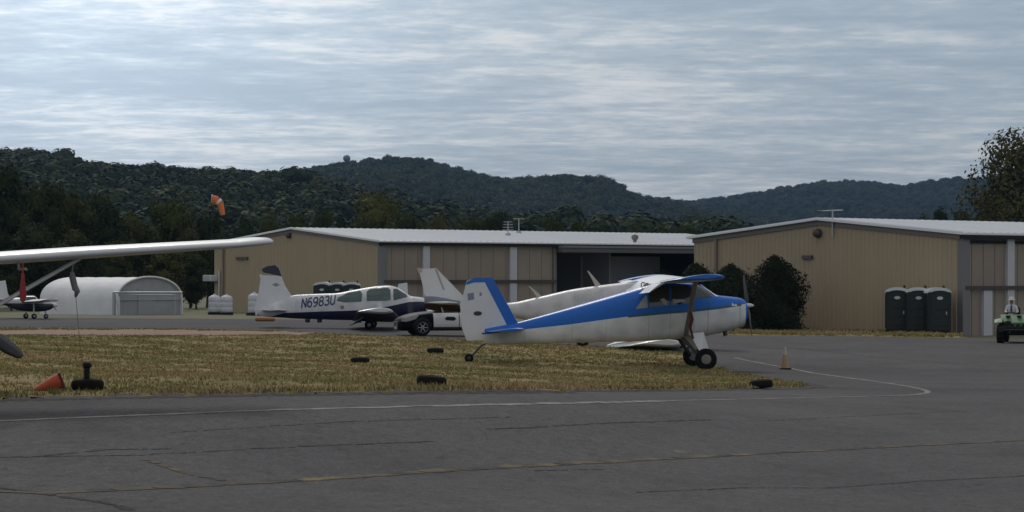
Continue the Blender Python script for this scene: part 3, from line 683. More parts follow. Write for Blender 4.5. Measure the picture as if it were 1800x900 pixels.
y = gy(1261); m = MB(); m.box((-.11, y, 2.3), (.12, .16, 5.3)); m.build('downspout', mat('brown_pipe', (.19, .155, .12), .5), t)
y = gy(1467); m = MB(); m.tube((-.16, y, zg(y, 416)), (-.16, y, zg(y, 368)), .045); zt = zg(y, 370)
m.tube((-.16, y+.75, zt), (-.16, y-.75, zt), .02)
for k in range(7): m.tube((-.55+.05*k, y+.7-.23*k, zt), (.22-.05*k, y+.7-.23*k, zt), .012, n=6)
m.build('roof_antenna', METAL, t)

# left hangar with an open bay
cx, cy, W, L = -9.7, 183.0, 21.5, 42
t, sx, gy, zs, zg, rf = hangar(cx, cy, W, L, 5.28, 6.35, 'farther tan metal hangar on the left with an open dark bay')
xo0, xo1 = sx(976), sx(1232)
m = MB(); m.box(((xo0+.2)/2, .10, 2.3), (xo0-.2, .08, 5.5)); m.box(((xo1+L-.15)/2, .1, 2.3), (L-.15-xo1, .08, 5.5)); m.box(((xo0+xo1)/2, .1, 4.9), (xo1-xo0, .08, .6)); m.build('door_wall', TAN_DOOR, t)
m = MB(); m.box((.28, -.02, 2.3), (.6, .34, 5.3)); m.build('corner_post', POST_GREY, t)
for px in (748, 901): a = sx(px-6); b = sx(px+6); m = MB(); m.box(((a+b)/2, -.03, 2.3), (b-a, .22, 5.4)); m.build('door_post', POST_WHITE, t)
m = MB(); m.box((xo0-.1, -.0, 2.3), (.3, .2, 5.4)); m.build('door_jamb', TRIM, t)
a, b = sx(672), xo0; zr = zs(a, 495); m = MB(); m.box(((a+b)/2, -.16, zr), (b-a, .1, .24)); m.build('door_rail', RAIL, t)
m = MB(); x = 1.2
while x < xo0-.3: m.box((x, .05, 2.3), (.05, .03, 5.2)); x += 1.22
m.build('door_seam', MATS['door_seam'], t)
# folded-up bay door under its track
zb = zs(xo0+4, 437); m = MB(); m.box(((xo0+xo1)/2, -.55, zb+.12), (xo1-xo0, .9, .16)); m.build('overhead_door', POST_GREY, t)
m = MB(); m.box(((xo0+xo1)/2, -.62, zb-.14), (xo1-xo0, .5, .34)); m.build('door_track', mat('track_grey', (.1, .1, .105), .5), t)
m = MB(); m.box((L/2, W/2, -.06), (L-.5, W-.5, .1)); m.build('hangar_floor', CONC, t)
m = MB(); m.box((sx(1072)+3, W*.55, 2.4), (.12, W*.8, 4.8)); m.box((sx(1140)+3, 6.5, 2.2), (9, .12, 4.4)); m.build('partition', mat('grey_partition', (.34, .34, .36), .8), t)
y = gy(510); lamp_vent(t, y, zg(y, 414), .22)
y = gy(427); louvre(t, y, zg(y, 454), 1.6, .22)
y = gy(394); m = MB(); m.box((-.1, y, 2.3), (.12, .2, 5.6)); m.build('downspout', MATS['brown_pipe'], t)
y = gy(378); z = zg(y, 489); m = MB(); m.box((-.45, y, z), (.75, 1.15, .5), bev=.06)
for k in range(5): m.box((-.84, y, z-.2+.1*k), (.03, 1.0, .03), 1)
m.tube((-.12, y-.75, z+.6), (-.12, y-.75, z-2.2), .06)
m.build('air_conditioner', [ALUM, METAL], t)
sxy = lambda px, yo: (((px-CX)/F)*(cy+yo*VX)-cx+yo*VY)/(VX-((px-CX)/F)*VY)
# masts and a vent ball on the roof
for px, h, yo in ((893, 1.25, 6.0), (912, 1.35, 8.6)):
    X = sxy(px, yo); m = MB(); zb = rf(yo); m.tube((X, yo, zb-.05), (X, yo, zb+h), .05, .03)
    for k in range(4 if px < 900 else 1): zz = zb+h*(.45+.17*k) if px < 900 else zb+h*.95; m.tube((X-.35+.05*k, yo+.3, zz), (X+.35-.05*k, yo-.3, zz), .02, n=6)
    m.box((X, yo, zb+.18), (.3, .3, .25)); m.build('roof_antenna', METAL, t)
X = sxy(1116, .9); m = MB(); m.revolve([(.12, 0), (.16, .2), (.26, .3), (.3, .45), (.24, .6), (.05, .68)], 'Z', 14, c=(X, .9, rf(.9)+.08)); m.build('roof_ventilator', TRIM, t)

# ------------------------------------------------------------------ white arch tent and the pipe frame at its end
TENT = mat('white_tent_sheet', (.76, .77, .79), .7, noise=.3, nscale=1.2, stretch=(.6, 1, .5), bump=.35, bscale=1.4)
TENT_END = mat('grey_tent_end', (.36, .37, .385), .75, noise=.35, nscale=1.1, bump=.3, bscale=2)
def tent():
    e = gp(263, 551); D = 171.0; ex, ey = (263-CX)/F*D, D; z0 = g(ex, ey); th = R(36)
    t = thing('arch_tent', 'white round topped fabric storage tent standing on the grass under the near wing', 'tent', (ex, ey, z0), -th)
    Wd, Ln, H, hw = 6.3, 7.4, CZ-z0+.0, 1.05
    def arch(k=20, s=1.0):
        pts = [(-Wd/2*s, -.3), (-Wd/2*s, hw*.5), (-Wd/2*s, hw)]
        for i in range(1, k): a = math.pi*i/k; pts.append((-Wd/2*s*math.cos(a)*(1 if True else 1), hw+(H-hw)*math.sin(a)**.9*s))
        return pts+[(Wd/2*s, hw), (Wd/2*s, hw*.5), (Wd/2*s, -.3)]
    rings = []; nb = 24
    for i in range(nb+1):
        f = i/nb; sag = 1-.012*abs(math.sin(f*math.pi*5)); rings.append([(-Ln*(1-f), y*sag, z*(sag if z > 0 else 1)) for y, z in arch()])
    n = len(rings[0]); m = MB(); vs = [p for r in rings for p in r]
    m.add(vs, [(i*n+j, i*n+j+1, (i+1)*n+j+1, (i+1)*n+j) for i in range(nb) for j in range(n-1)], 0, True)
    vs2 = [(x, y*.985, z-.04) for x, y, z in vs]; m.add(vs2, [(i*n+j, (i+1)*n+j, (i+1)*n+j+1, i*n+j+1) for i in range(nb) for j in range(n-1)], 0, True)
    m.build('tent_cover', TENT, t)
    for x in (-.12, -Ln+.12):
        m = MB(); m.prism([(y*.98, z-.03) for y, z in arch()], .04, 'YZ', x); m.build('end_panel', TENT_END, t)
    m = MB(); m.path([(.02, y, z+.02) for y, z in arch()], .07, 6); m.build('end_hoop', TENT, t)
    # door in the end panel
    m = MB(); m.box((-.07, -.2, .9), (.04, 1.7, 1.9)); m.build('tent_door', mat('tent_flap', (.33, .345, .36), .7), t)
    m = MB(); m.box((-.045, 0, hw+.02), (.06, Wd*.98, .09)); m.build('cross_rail', METAL, t)
tent()
a, b = at(200, 552, 168.5), at(319, 552, 167.5); t = thing('pipe_frame', 'thin grey metal pipe frame standing in front of the grey end of the white tent', 'frame', (a.x, a.y, g(a.x, a.y)))
hz = CZ-(514-HZ)/F*168.5-g(a.x, a.y); dx = b.x-a.x
m = MB(); m.tube((0,0,-.1), (0,0,hz), .10); m.build('post', METAL, t); m = MB(); m.tube((.32,.05,-.1), (.32,.05,hz-.25), .09); m.build('post', ALUM, t)
m = MB(); m.tube((dx-.5,-.5,-.1), (dx-.5,-.5,hz), .035); m.build('post', METAL, t)
m = MB(); m.tube((-.05,0,hz), (dx,-.5,hz), .06); m.tube((0,0,hz-.15), (dx-.6,-.45,hz-.15), .03); m.build('top_rail', METAL, t)

# ------------------------------------------------------------------ portable toilets
PT_GREEN = mat('dark_green_plastic', (.006, .013, .014), .6, noise=.4, nscale=3)
PT_DOOR = mat('dark_green_door', (.007, .016, .016), .6, noise=.3, nscale=2)
PT_ROOF = mat('white_translucent_roof', (.62, .65, .66), .5)
PT_SIGN = mat('white_oval_sign', (.52, .56, .54), .5)
def toilet():
    t = thing('portable_toilet', 'x', 'toilet'); w, d, h = 1.10, 1.16, 2.06
    m = MB(); m.box((0,0,.07), (w+.06, d+.06, .14), bev=.02); m.build('skid_base', BLACK, t)
    m = MB(); m.box((0,0,h/2+.1), (w, d, h-.1), bev=.04)
    for sx_ in (-1, 1):
        for k in range(5): m.box((sx_*(w/2+.012), -.4+.2*k, 1.1), (.03, .07, 1.7))
    m.build('cabin', PT_GREEN, t)
    ar = [(-.49, .16), (.49, .16), (.49, 1.98)]+[(.49*math.cos(a), 1.98+.2*math.sin(a)) for a in np.linspace(.15, math.pi-.15, 9)]+[(-.49, 1.98)]
    m = MB(); m.prism(ar, .05, 'XZ', -d/2-.02); m.build('door_frame', PT_GREEN, t)
    ar = [(-.40, .22), (.40, .22), (.40, 1.86)]+[(.40*math.cos(a), 1.86+.17*math.sin(a)) for a in np.linspace(.2, math.pi-.2, 8)]+[(-.40, 1.86)]
    m = MB(); m.prism(ar, .05, 'XZ', -d/2-.045)
    for k in range(3): m.box((0, -d/2-.075, .55+.42*k), (.62, .03, .3), bev=.01)
    dr = m.build('door', PT_DOOR, t)
    m = MB(); m.box((.3, -d/2-.09, 1.05), (.05, .05, .16)); m.build('latch', METAL, dr)
    el = [(.145*math.cos(a), 1.80+.08*math.sin(a)) for a in np.linspace(0, 2*math.pi, 20)[:-1]]
    m = MB(); m.prism(el, .02, 'XZ', -d/2-.083); m.build('oval_sign', PT_SIGN, dr)
    m = MB(); arc = [(-.57, 2.05)]+[(.57*math.cos(a), 2.08+.25*math.sin(a)) for a in np.linspace(math.pi, 0, 11)]+[(.57, 2.05)]
    m.prism(arc, d+.02, 'XZ', .04); m.build('roof', PT_ROOF, t)
    m = MB(); m.tube((.35, .35, 2.0), (.35, .35, 2.42), .05); m.build('vent_pipe', BLACK, t)
    return t
tp = toilet()
def put_toilet(o, px, py, D, rz, label, group):
    x = (px-CX)/F*D; o.location = (x, D, g(x, D)-.01); o.rotation_euler.z = rz; o['label'] = label; o['group'] = group
g1, g2 = 'portable toilets against the right hangar', 'portable toilets at the left hangar'
tp.scale = (1.06, 1, 1)
put_toilet(tp, 1577, 582, 127.4, R(-8), 'dark green portable toilet at the left end of the row by the right hangar', g1)
put_toilet(copy_tree(tp), 1614, 583, 126.4, R(-7), 'dark green portable toilet in the middle of the row by the right hangar', g1)
put_toilet(copy_tree(tp), 1648, 585, 125.2, R(1), 'darker portable toilet turned aside at the hangar corner end of the row', g1)
put_toilet(copy_tree(tp), 568, 555, 170.5, R(-4), 'far portable toilet showing above the tail of the navy and white airplane, nearest that tail', g2)
put_toilet(copy_tree(tp), 594, 555, 170.0, R(0), 'middle one of the far portable toilets showing above the navy and white airplane', g2)
put_toilet(copy_tree(tp), 618, 555, 169.0, R(2), 'far portable toilet half hidden by the cabin roof of the navy and white airplane', g2)

# ------------------------------------------------------------------ white tanks by the left hangar
TANK = mat('white_plastic_tank', (.56, .58, .62), .5, noise=.25, nscale=3)
def tank():
    t = thing('storage_tank', 'x', 'tank')
    m = MB(); m.revolve([(.02, .22), (.38, .22), (.42, .27), (.42, .55), (.405, .57), (.42, .60), (.42, .9), (.405, .92), (.42, .95), (.42, 1.2), (.36, 1.3), (.2, 1.37), (.02, 1.39)], 'Z', 22); m.build('vessel', TANK, t)
    m = MB(); m.revolve([(.1, 1.36), (.1, 1.47), (.02, 1.48)], 'Z', 12); m.build('lid', TANK, t)
    m = MB(); m.box((0,0,.1), (.82, .82, .24), bev=.02); m.build('plinth', BLACK, t)
    return t
tk = tank()
for i, (px, D, lb) in enumerate(((377, 172.5, 'white tank under the air conditioner at the left hangar end wall, the outermost'), (398, 171.5, 'white tank second from the outer corner of the left hangar end wall'), (447, 168.0, 'white tank beside the tail of the navy and white airplane'))):
    o = tk if i == 0 else copy_tree(tk); x = (px-CX)/F*D; o.location = (x, D, g(x, D)-.02); o['label'] = lb; o['group'] = 'white tanks at the left hangar'
    o.rotation_euler.z = .3*i
    if i == 2: o.scale = (1, 1, 1.1)

# ------------------------------------------------------------------ windsock
D = 203.0; p = at(372, 352, D); z0 = g(p.x, D); t = thing('windsock', 'limp orange and white windsock on a thin pole above the left hangar end', 'windsock', (p.x, p.y, z0)); H = p.z-z0
ORANGE = mat('orange_cloth', (.62, .16, .045), .8, noise=.3, nscale=2); WCLOTH = mat('white_cloth', (.62, .58, .55), .8)
m = MB(); m.tube((0,0,-.3), (0,0,H+.35), .035, .03); m.build('pole', mat('dark_pole', (.015, .015, .016), .8), t)
path = [(.06, 0, .05), (.3, -.02, .02), (.5, -.03, -.04), (.66, -.03, -.2), (.76, -.03, -.5), (.84, -.03, -.85), (.9, -.03, -1.2)]; rad = [.38, .35, .32, .28, .25, .22, .19]
cut = [0, 2, 3, 6]
for k, mt in ((0, ORANGE), (1, WCLOTH), (2, ORANGE)):
    m = MB(); q = [(a, b, c+H) for a, b, c in path[cut[k]:cut[k+1]+1]]; m.path(q, rad[cut[k]:cut[k+1]+1], 12); m.build('sock', mt, t)
m = MB(); m.path([(.04, .4*math.sin(a), H+.05+.4*math.cos(a)) for a in np.linspace(0, 6.283, 17)], .03, 6); m.build('hoop', METAL, t)
# ------------------------------------------------------------------ aircraft toolkit
def pchip(xs, ys, q):
    xs, ys = np.asarray(xs, float), np.asarray(ys, float); h = np.diff(xs); d = np.diff(ys)/h; m = np.zeros(len(xs)); m[0], m[-1] = d[0], d[-1]
    for i in range(1, len(xs)-1):
        if d[i-1]*d[i] > 0: w1, w2 = 2*h[i]+h[i-1], h[i]+2*h[i-1]; m[i] = (w1+w2)/(w1/d[i-1]+w2/d[i])
    q = np.clip(q, xs[0], xs[-1]); i = np.clip(np.searchsorted(xs, q)-1, 0, len(h)-1); t = (q-xs[i])/h[i]
    return (2*t**3-3*t**2+1)*ys[i]+(t**3-2*t**2+t)*h[i]*m[i]+(-2*t**3+3*t**2)*ys[i+1]+(t**3-t**2)*h[i]*m[i+1]
class Fus:
    """a body of superelliptic sections: stations (x, top z, bottom z, half width, squareness)"""
    def __init__(s, st): s.st = sorted(st); s.X = [p[0] for p in s.st]
    def sec(s, x): return [float(pchip(s.X, [p[k] for p in s.st], np.array(x, float))) for k in (1, 2, 3, 4)]
    def ring(s, x, k=60):
        t, b, hw, n = s.sec(x); zc, hh = (t+b)/2, (t-b)/2; r = []
        for i in range(k):
            a = 2*math.pi*i/k; c, q = math.cos(a), math.sin(a)
            r.append((x, hw*math.copysign(abs(c)**(2/n), c), zc+hh*math.copysign(abs(q)**(2/n), q)))
        return r
    def side(s, x, z):
        t, b, hw, n = s.sec(x); zc, hh = (t+b)/2, max((t-b)/2, 1e-3); q = min(1, abs(z-zc)/hh)
        return hw*(1-q**n)**(1/n)
    def build(s, name, m, parent, ns=46):
        x0, x1 = s.X[0], s.X[-1]; xs = sorted(set(np.linspace(x0, x1, ns).tolist()+s.X)); mb = MB(); mb.loft([s.ring(x) for x in xs]); return mb.build(name, m, parent)
    def patch(s, name, poly, sd, m, parent, off=.008, step=.09):
        """a panel of the given side outline laid on the body's skin (sd = -1 right, +1 left)"""
        P = grow(poly, step); lo, hi = np.array(P).min(0), np.array(P).max(0)
        gx, gz = np.meshgrid(np.arange(lo[0]+step/2, hi[0], step), np.arange(lo[1]+step/2, hi[1], step)); Q = np.stack([gx.ravel(), gz.ravel()], 1); Q = Q[inside(Q, P)] if len(Q) else Q
        n = len(P); v2, _, fs, *_r = delaunay_2d_cdt([Vector(p) for p in P]+[Vector(q) for q in Q], [(i, (i+1) % n) for i in range(n)], [], 1, 1e-5)
        return s.lay(name, [tuple(v) for v in v2], fs, sd, m, parent, off)
    def lay(s, name, v2, fs, sd, m, parent, off=.008):
        vs = [];
        for x, z in v2:
            t, b, hw, n = s.sec(x); zc = (t+b)/2
            vs.append((x, sd*(s.side(x, z)+off), z+off*.6*(1 if z > zc+.3*(t-zc) else 0)))
        me = bpy.data.meshes.new(name); me.from_pydata(vs, [], fs); me.polygons.foreach_set('use_smooth', [True]*len(fs)); me.update(); return link(name, me, m, parent)
def arc(cx, cy, rx, ry, a0, a1, n=14): return [(cx+rx*math.cos(R(a0+(a1-a0)*i/n)), cy+ry*math.sin(R(a0+(a1-a0)*i/n))) for i in range(n+1)]
GLYPH = {'N': [[(0,0),(0,1)], [(0,1),(.6,0)], [(.6,0),(.6,1)]], 'U': [[(0,1),(0,.3)]+arc(.3,.3,.3,.3,180,360)+[(.6,1)]], '6': [arc(.3,.3,.3,.3,0,360,20), [(.0,.3)]+arc(.4,.55,.4,.45,170,75)],
         '9': [arc(.3,.7,.3,.3,0,360,20), [(.6,.7)]+arc(.2,.45,.4,.45,-5,-100)], '8': [arc(.3,.75,.25,.25,0,360,20), arc(.3,.26,.3,.26,0,360,20)], '3': [arc(.28,.75,.27,.25,150,-90), arc(.28,.26,.32,.26,90,-150)],
         '4': [[(.5,0),(.5,1)], [(.5,1),(0,.3)], [(0,.3),(.65,.3)]], '1': [[(.3,0),(.3,1)], [(.3,1),(.1,.8)]], 'D': [[(0,0),(0,1)], [(0,1)]+arc(.2,.5,.4,.5,90,-90)+[(0,0)]]}
def lettering(fus, txt, x, z, size, sd, m, parent, slope=0, shear=0, bold=.15, xs=1.0):
    """painted characters as short flat strokes laid on the skin, reading forward on each side"""
    q, f = [], []; adv = .86; wd_ = len(txt)*adv-.26; hw = bold/2; x0 = -wd_/2
    for ch in txt:
        for st in GLYPH[ch]:
            P = [Vector(p) for p in grow(st, .12, False)+[st[-1]]]
            for i in range(len(P)-1):
                d = (P[i+1]-P[i]).normalized(); n = Vector((-d.y, d.x))*hw; a, b = P[i]-d*hw*.6, P[i+1]+d*hw*.6
                k = len(q); q += [(x0+v.x, v.y-.5) for v in (a+n, a-n, b-n, b+n)]; f.append((k, k+1, k+2, k+3))
        x0 += adv
    c, s_ = math.cos(slope), math.sin(slope); mir = -sd
    v2 = []
    for a, b in q:
        a, b = (a*xs+shear*b)*size, b*size; a2, b2 = a*c-b*s_*mir, a*s_*mir+b*c; v2.append((x+mir*a2, z+b2))
    return fus.lay('lettering', v2, f, sd, m, parent, .016)
def airfoil(n=12, th=.13, camber=.025):
    P = []
    for i in range(n+1):
        x = .5*(1+math.cos(math.pi*i/n)); y = 5*th*(.2969*math.sqrt(x)-.126*x-.3516*x*x+.2843*x**3-.1015*x**4); P.append((x, y+camber*4*x*(1-x)))
    for i in range(1, n):
        x = .5*(1-math.cos(math.pi*i/n)); y = 5*th*(.2969*math.sqrt(x)-.126*x-.3516*x*x+.2843*x**3-.1015*x**4); P.append((x, -y+camber*4*x*(1-x)))
    return P
def wing_mb(mb, secs, th=.13, camber=.025, mi=0, vertical=False, c0=0, c1=1):
    """secs = [(x_le, y, z, chord, incidence°)]; flat ends; chord runs to -x"""
    rings = []
    for x, y, z, c, inc in secs:
        ca, sa = math.cos(R(inc)), math.sin(R(inc)); r = []
        for px_, pz in airfoil(12, th, camber):
            a, b = -px_*c, pz*c; r.append((x+a*ca+b*sa*0, y, z+a*sa+b) if not vertical else (x+a, y+b, z))
        rings.append(r)
    mb.loft(rings, mi); return mb
def wheel(parent, c, r, w, name='wheel', hub=None, ax='Y'):
    m = MB(); m.revolve([(r*.52, -w*.42), (r*.8, -w*.5), (r*.95, -w*.4), (r, -w*.18), (r, w*.18), (r*.95, w*.4), (r*.8, w*.5), (r*.52, w*.42)], ax, 26, c=c); o = m.build(name, RUBBER, parent)
    m = MB(); m.revolve([(r*.1, -w*.47), (r*.3, -w*.46), (r*.54, -w*.40), (r*.54, w*.40), (r*.3, w*.46), (r*.1, w*.47)], ax, 20, c=c); m.build('hub', hub or METAL, o); return o
def prop(parent, c, rad, angs, chord=.16, spin=None, sp=(.16, .3), m=None):
    mb = MB()
    for a in angs:
        d = Vector((0, math.cos(a), math.sin(a))); e = Vector((0, -math.sin(a), math.cos(a))); rings = []
        for f, w, tw in ((.08, .45, 60), (.25, .95, 42), (.5, 1.0, 27), (.8, .85, 19), (.95, .6, 16), (1.0, .25, 15)):
            cw = chord*w; u = e*math.cos(R(tw))+Vector((1,0,0))*math.sin(R(tw)); nn = d.cross(u); p = Vector(c)+d*rad*f
            rings.append([tuple(p+u*cw*.5*q+nn*cw*.1*h) for q, h in ((1,0), (.4,.9), (-.4,.9), (-1,0), (-.4,-.6), (.4,-.6))])
        mb.loft(rings)
    o = mb.build('propeller', m or mat('prop_dark', (.05, .052, .055), .4), parent)
    s = MB(); s.revolve([(sp[0], -.06), (sp[0]*.98, .05), (sp[0]*.8, sp[1]*.55), (sp[0]*.45, sp[1]*.85), (.01, sp[1])], 'X', 18, c=c); s.build('spinner', spin or ALUM, o); return o
GLASS = mat('aircraft_glass', (.018, .022, .025), .06, spec=.8)
GLASS_TEAL = mat('teal_reflecting_glass', (.055, .105, .105), .08, spec=.7, noise=.7, nscale=1.6, col2=(.014, .026, .03), thresh=(.3, .6))  # teal base colour paints in what the panes reflect and show through
GLASS_PALE = mat('window_pale_reflection', (.36, .36, .37), .25, noise=.3, nscale=3)  # pale colour paints a white reflection into the rear window
WPAINT = (.68, .69, .70); BLUE = (.004, .125, .52); NAVY = (.012, .012, .042)
WING_WHITE = mat('wing_white', WPAINT, .35, coat=.2, noise=.18, nscale=1.5)
BLUE_PAINT = mat('blue_paint', BLUE, .3, coat=.3, noise=.25, nscale=1.2)
NAVY_PAINT = mat('navy_paint', NAVY, .35, coat=.2)
DKMETAL = mat('dark_metal', (.03, .03, .032), .5)
GREY_PAINT = mat('grey_paint', (.22, .215, .20), .5, noise=.4, nscale=4)

# ================================================================== blue and white taildragger
def blue_airplane():
    o0 = gp(1224, 648); D = o0.y; s = F/D; yaw = R(4)
    X = lambda px: (px-1224)/s/math.cos(yaw); Z = lambda py: (648-py)/s
    P = lambda L: [(X(a), Z(b)) for a, b in L]
    t = thing('airplane', 'blue and white high wing taildragger airplane parked with its nose to the right', 'airplane', tuple(o0), yaw)
    st = [(852, 577, 604, .10, 2.2), (880, 572, 605, .17, 2.4), (910, 566, 604.5, .24, 2.6), (940, 558, 604, .30, 2.8), (1000, 541, 602, .42, 3), (1060, 524, 601, .52, 3.2), (1105, 511, 600, .58, 3.4),
          (1140, 501.5, 598.5, .60, 3.4), (1175, 497, 596.5, .61, 3.4), (1212, 497.5, 594, .61, 3.3), (1224, 500, 592.5, .60, 3.1), (1240, 508.5, 590.5, .58, 3), (1257, 518, 587, .55, 2.9), (1275, 520.5, 583, .53, 2.8), (1297, 523, 577, .50, 2.7), (1307, 526, 573, .46, 2.6), (1311, 531, 568, .40, 2.4)]
    f = Fus([(X(a), Z(b), Z(c), d, e) for a, b, c, d, e in st])
    low = P([(840, 589), (905, 580), (1000, 569.5), (1060, 561), (1107, 555), (1160, 550), (1213, 546), (1260, 541), (1308, 534), (1320, 533)])
    up = P([(840, 470), (1080, 470), (1100, 511), (1130, 506), (1150, 501), (1180, 494), (1330, 470)])
    pat = livery('blue_white_skin', WPAINT, [(BLUE, up, low, None), ((.05, .10, .11), [(a, b+.03) for a, b in low], [(a, b-.035) for a, b in low], (X(1100), X(1300))), (BLUE, None, None, (X(1307.5), 9))], seams=[(X(p), .010, .22) for p in (868, 921, 1003, 1062)]+[(X(p), .012, .45) for p in (1240, 1297)]+[(X(p), .008, .4) for p in (1136, 1173.5, 1215)])  # the thin dark band paints a shadow line under the blue stripe
    f.build('fuselage', pat, t, 60)
    for sd in (-1, 1):
        f.patch('rear_window', P([(1113, 542.5), (1125, 526), (1131, 519), (1133.5, 521), (1134, 540.5)]), sd, GLASS_PALE, t)
        f.patch('door_window', P([(1137, 540), (1136.5, 514), (1146, 508), (1172, 503), (1172, 537)]), sd, GLASS, t)
        f.patch('front_window', P([(1175, 536.5), (1175, 503), (1205, 502), (1212, 507), (1214, 532)]), sd, GLASS, t)
        f.patch('windscreen', P([(1217, 524), (1217, 502), (1222, 501), (1254, 518.2), (1248, 522)]), sd, GLASS, t, .01)
        f.patch('windscreen_post', P([(1230, 500.5), (1234, 501.5), (1260, 521), (1256, 522)]), sd, WING_WHITE, t, .022)
        # what shows pale through the side windows
        f.patch('seat_back', P([(1155, 527), (1162, 524), (1168, 530), (1167, 536), (1163, 535)]), sd, mat('pale_upholstery', (.42, .4, .38), .8), t, .012)
        f.patch('seat_back', P([(1177, 526), (1199, 526.5), (1200, 530), (1192, 531), (1180, 533)]), sd, MATS['pale_upholstery'], t, .012)
        lettering(f, 'N4168D', X(1147), Z(505.5), .15, sd, DKMETAL, t, R(14)*(-sd), .1, .2)
        f.patch('cowl_emblem', P([(1282, 538), (1283, 532), (1287, 536), (1290, 534), (1293, 540), (1288, 538)]), sd, WING_WHITE, t, .012)
    # cowl shutters, exhausts
    m = MB(); m.tube((X(1270), -.22, Z(577)), (X(1274), -.24, Z(590)), .07); m.build('exhaust', DKMETAL, t)
    m = MB(); m.tube((X(1287), .1, Z(573)), (X(1293), .1, Z(579)), .08); m.build('oil_breather', DKMETAL, t)
    prop(t, (X(1315), 0, Z(537)), 1.22, (R(50), R(230)), .19, ALUM, (.07, .2), mat('prop_black', (.012, .012, .014), .5))
    # tail
    fin = P([(833, 489), (866, 488.5), (912, 569), (905, 577), (846, 585)]); rud = P([(821, 494), (833, 489), (846, 585), (853, 590), (851, 597), (821, 598), (813, 577), (809, 534), (815, 517)])
    a0, a1 = Vector(P([(866, 488)])[0]), Vector(P([(911, 569)])[0]); dd = (a1-a0).normalized(); nx = Vector((-dd.y, dd.x)); nx = nx if nx.x < 0 else -nx
    blade_ = [tuple(p) for p in (a0, a1, a1+nx*.33, a0+nx*.28)]
    m = MB(); m.prism(fin, .07); m.build('fin', WING_WHITE, t)
    m = MB(); m.prism(blade_, .085); m.prism(P([(833, 488.5), (866, 488), (868, 495.5), (832, 496.5)]), .0855); m.build('fin_leading_edge', BLUE_PAINT, t)
    m = MB(); m.prism(rud, .06); ru = m.build('rudder', WING_WHITE, t)
    m = MB(); m.prism(P([(820.5, 495.5), (833, 488.4), (833, 496.5), (820, 501)]), .066); m.build('rudder_cap', BLUE_PAINT, ru)
    el = [(X(840)+.13*math.cos(a), Z(550.5)+.07*math.sin(a)) for a in np.linspace(0, 6.283, 17)[:-1]]
    m = MB(); m.prism(el, .082); m.build('fin_badge', DKMETAL, t)
    m = MB(); m.prism(P([(822, 516), (833, 514), (834, 526), (823, 528)]), .071); m.prism(P([(843, 514), (847, 514), (847, 520), (843, 520)]), .072); m.build('fin_lettering', mat('faded_blue', (.2, .23, .33), .5), t)
    for sd in (-1, 1):
        m = MB(); wing_mb(m, [(X(917), sd*.1, Z(577), 1.15, 4), (X(916), sd*1.2, Z(576.5), 1.13, 4), (X(913), sd*2.15, Z(576), 1.05, 4), (X(906), sd*2.28, Z(576), .8, 4)], .09, 0)
        m.build('stabilizer', BLUE_PAINT, t)
    # wing, flap and strut each side
    for sd in (-1, 1):
        dz = lambda y: .016*y
        m = MB(); zr = Z(492.5)
        wing_mb(m, [(0.0, sd*.3, zr, 1.42, 5), (0.0, sd*3.0, zr+dz(3.), 1.42, 5), (0, sd*5.2, zr+dz(5.2), 1.42, 4.5)], .125, .025); m.build('wing', WING_WHITE, t)
        m = MB(); wing_mb(m, [(0.01, sd*5.2, zr+dz(5.2), 1.84, 4.5), (0.0, sd*5.75, zr+dz(5.75), 1.82, 4.5), (-.06, sd*5.95, zr+dz(5.95)+.02, 1.62, 4.5), (-.2, sd*6.02, zr+dz(6.02)+.03, 1.2, 4.5)], .095, .02); m.build('wing_tip', BLUE_PAINT, t)
        m = MB(); wing_mb(m, [(-1.40, sd*.62, zr-.10, .58, 34), (-1.40, sd*3.1, zr-.10+dz(3.1), .56, 34)], .12, .02); m.build('flap', WING_WHITE, t)
        m = MB(); wing_mb(m, [(-1.41, sd*3.15, zr-.10+dz(3.1), .44, 8), (-1.41, sd*5.18, zr-.10+dz(5.18), .43, 8)], .12, .02); m.build('aileron', WING_WHITE, t)
        m = MB(); m.tube((X(1201), sd*.56, Z(589)), (-.42, sd*2.75, zr-.09+dz(2.7)), .085, .075, 10, flat=.45); m.build('strut', GREY_PAINT, t)
    # main gear: dark leg, white fairing plate, wheel
    for sd in (-1, 1):
        wc = (X(1224)+.10, sd*1.36, .335 if sd < 0 else .36); m = MB()
        m.tube((X(1196), sd*.5, Z(594)), (wc[0]-.12, sd*1.26, wc[2]+.02), .065, .05, 8); m.build('gear_leg', DKMETAL, t)
        m = MB(); y0, y1 = sd*.55, sd*1.24
        q = [(X(1207), y0, Z(585)), (X(1232), y0, Z(583)), (wc[0]+.12, y1, wc[2]+.22), (wc[0]-.12, y1, wc[2]+.12)]
        q2 = [(a, b+sd*.07, c) for a, b, c in q]; m.add(q+q2, [(0,1,2,3), (7,6,5,4), (0,4,5,1), (1,5,6,2), (2,6,7,3), (3,7,4,0)]); m.build('gear_fairing', WING_WHITE, t)
        wheel(t, wc, .335, .2, 'wheel', mat('dull_hub', (.22, .20, .20), .55))
    # tail wheel: its ground is higher than the mains'
    zt = g(o0.x+X(825)*math.cos(yaw), o0.y+X(825)*math.sin(yaw))-o0.z
    wheel(t, (X(825), 0, zt+.15), .14, .10, 'tail_wheel', DKMETAL)
    m = MB(); m.path([(X(858), 0, Z(600)), (X(845), 0, Z(608)), (X(826), .05, zt+.14)], .03, 8); m.build('tail_wheel_spring', DKMETAL, t)
    # red streamer tied to the near strut
    y = -1.05; m = MB(); xs, zs = -.38, Z(548)
    b = [(0, 0), (.05, -.22), (-.02, -.45), (.06, -.78), (.0, -.82), (-.12, -.42), (-.06, -.2), (-.09, 0)]
    M = Matrix.Translation(o0) @ Matrix.Rotation(yaw, 4, 'Z')
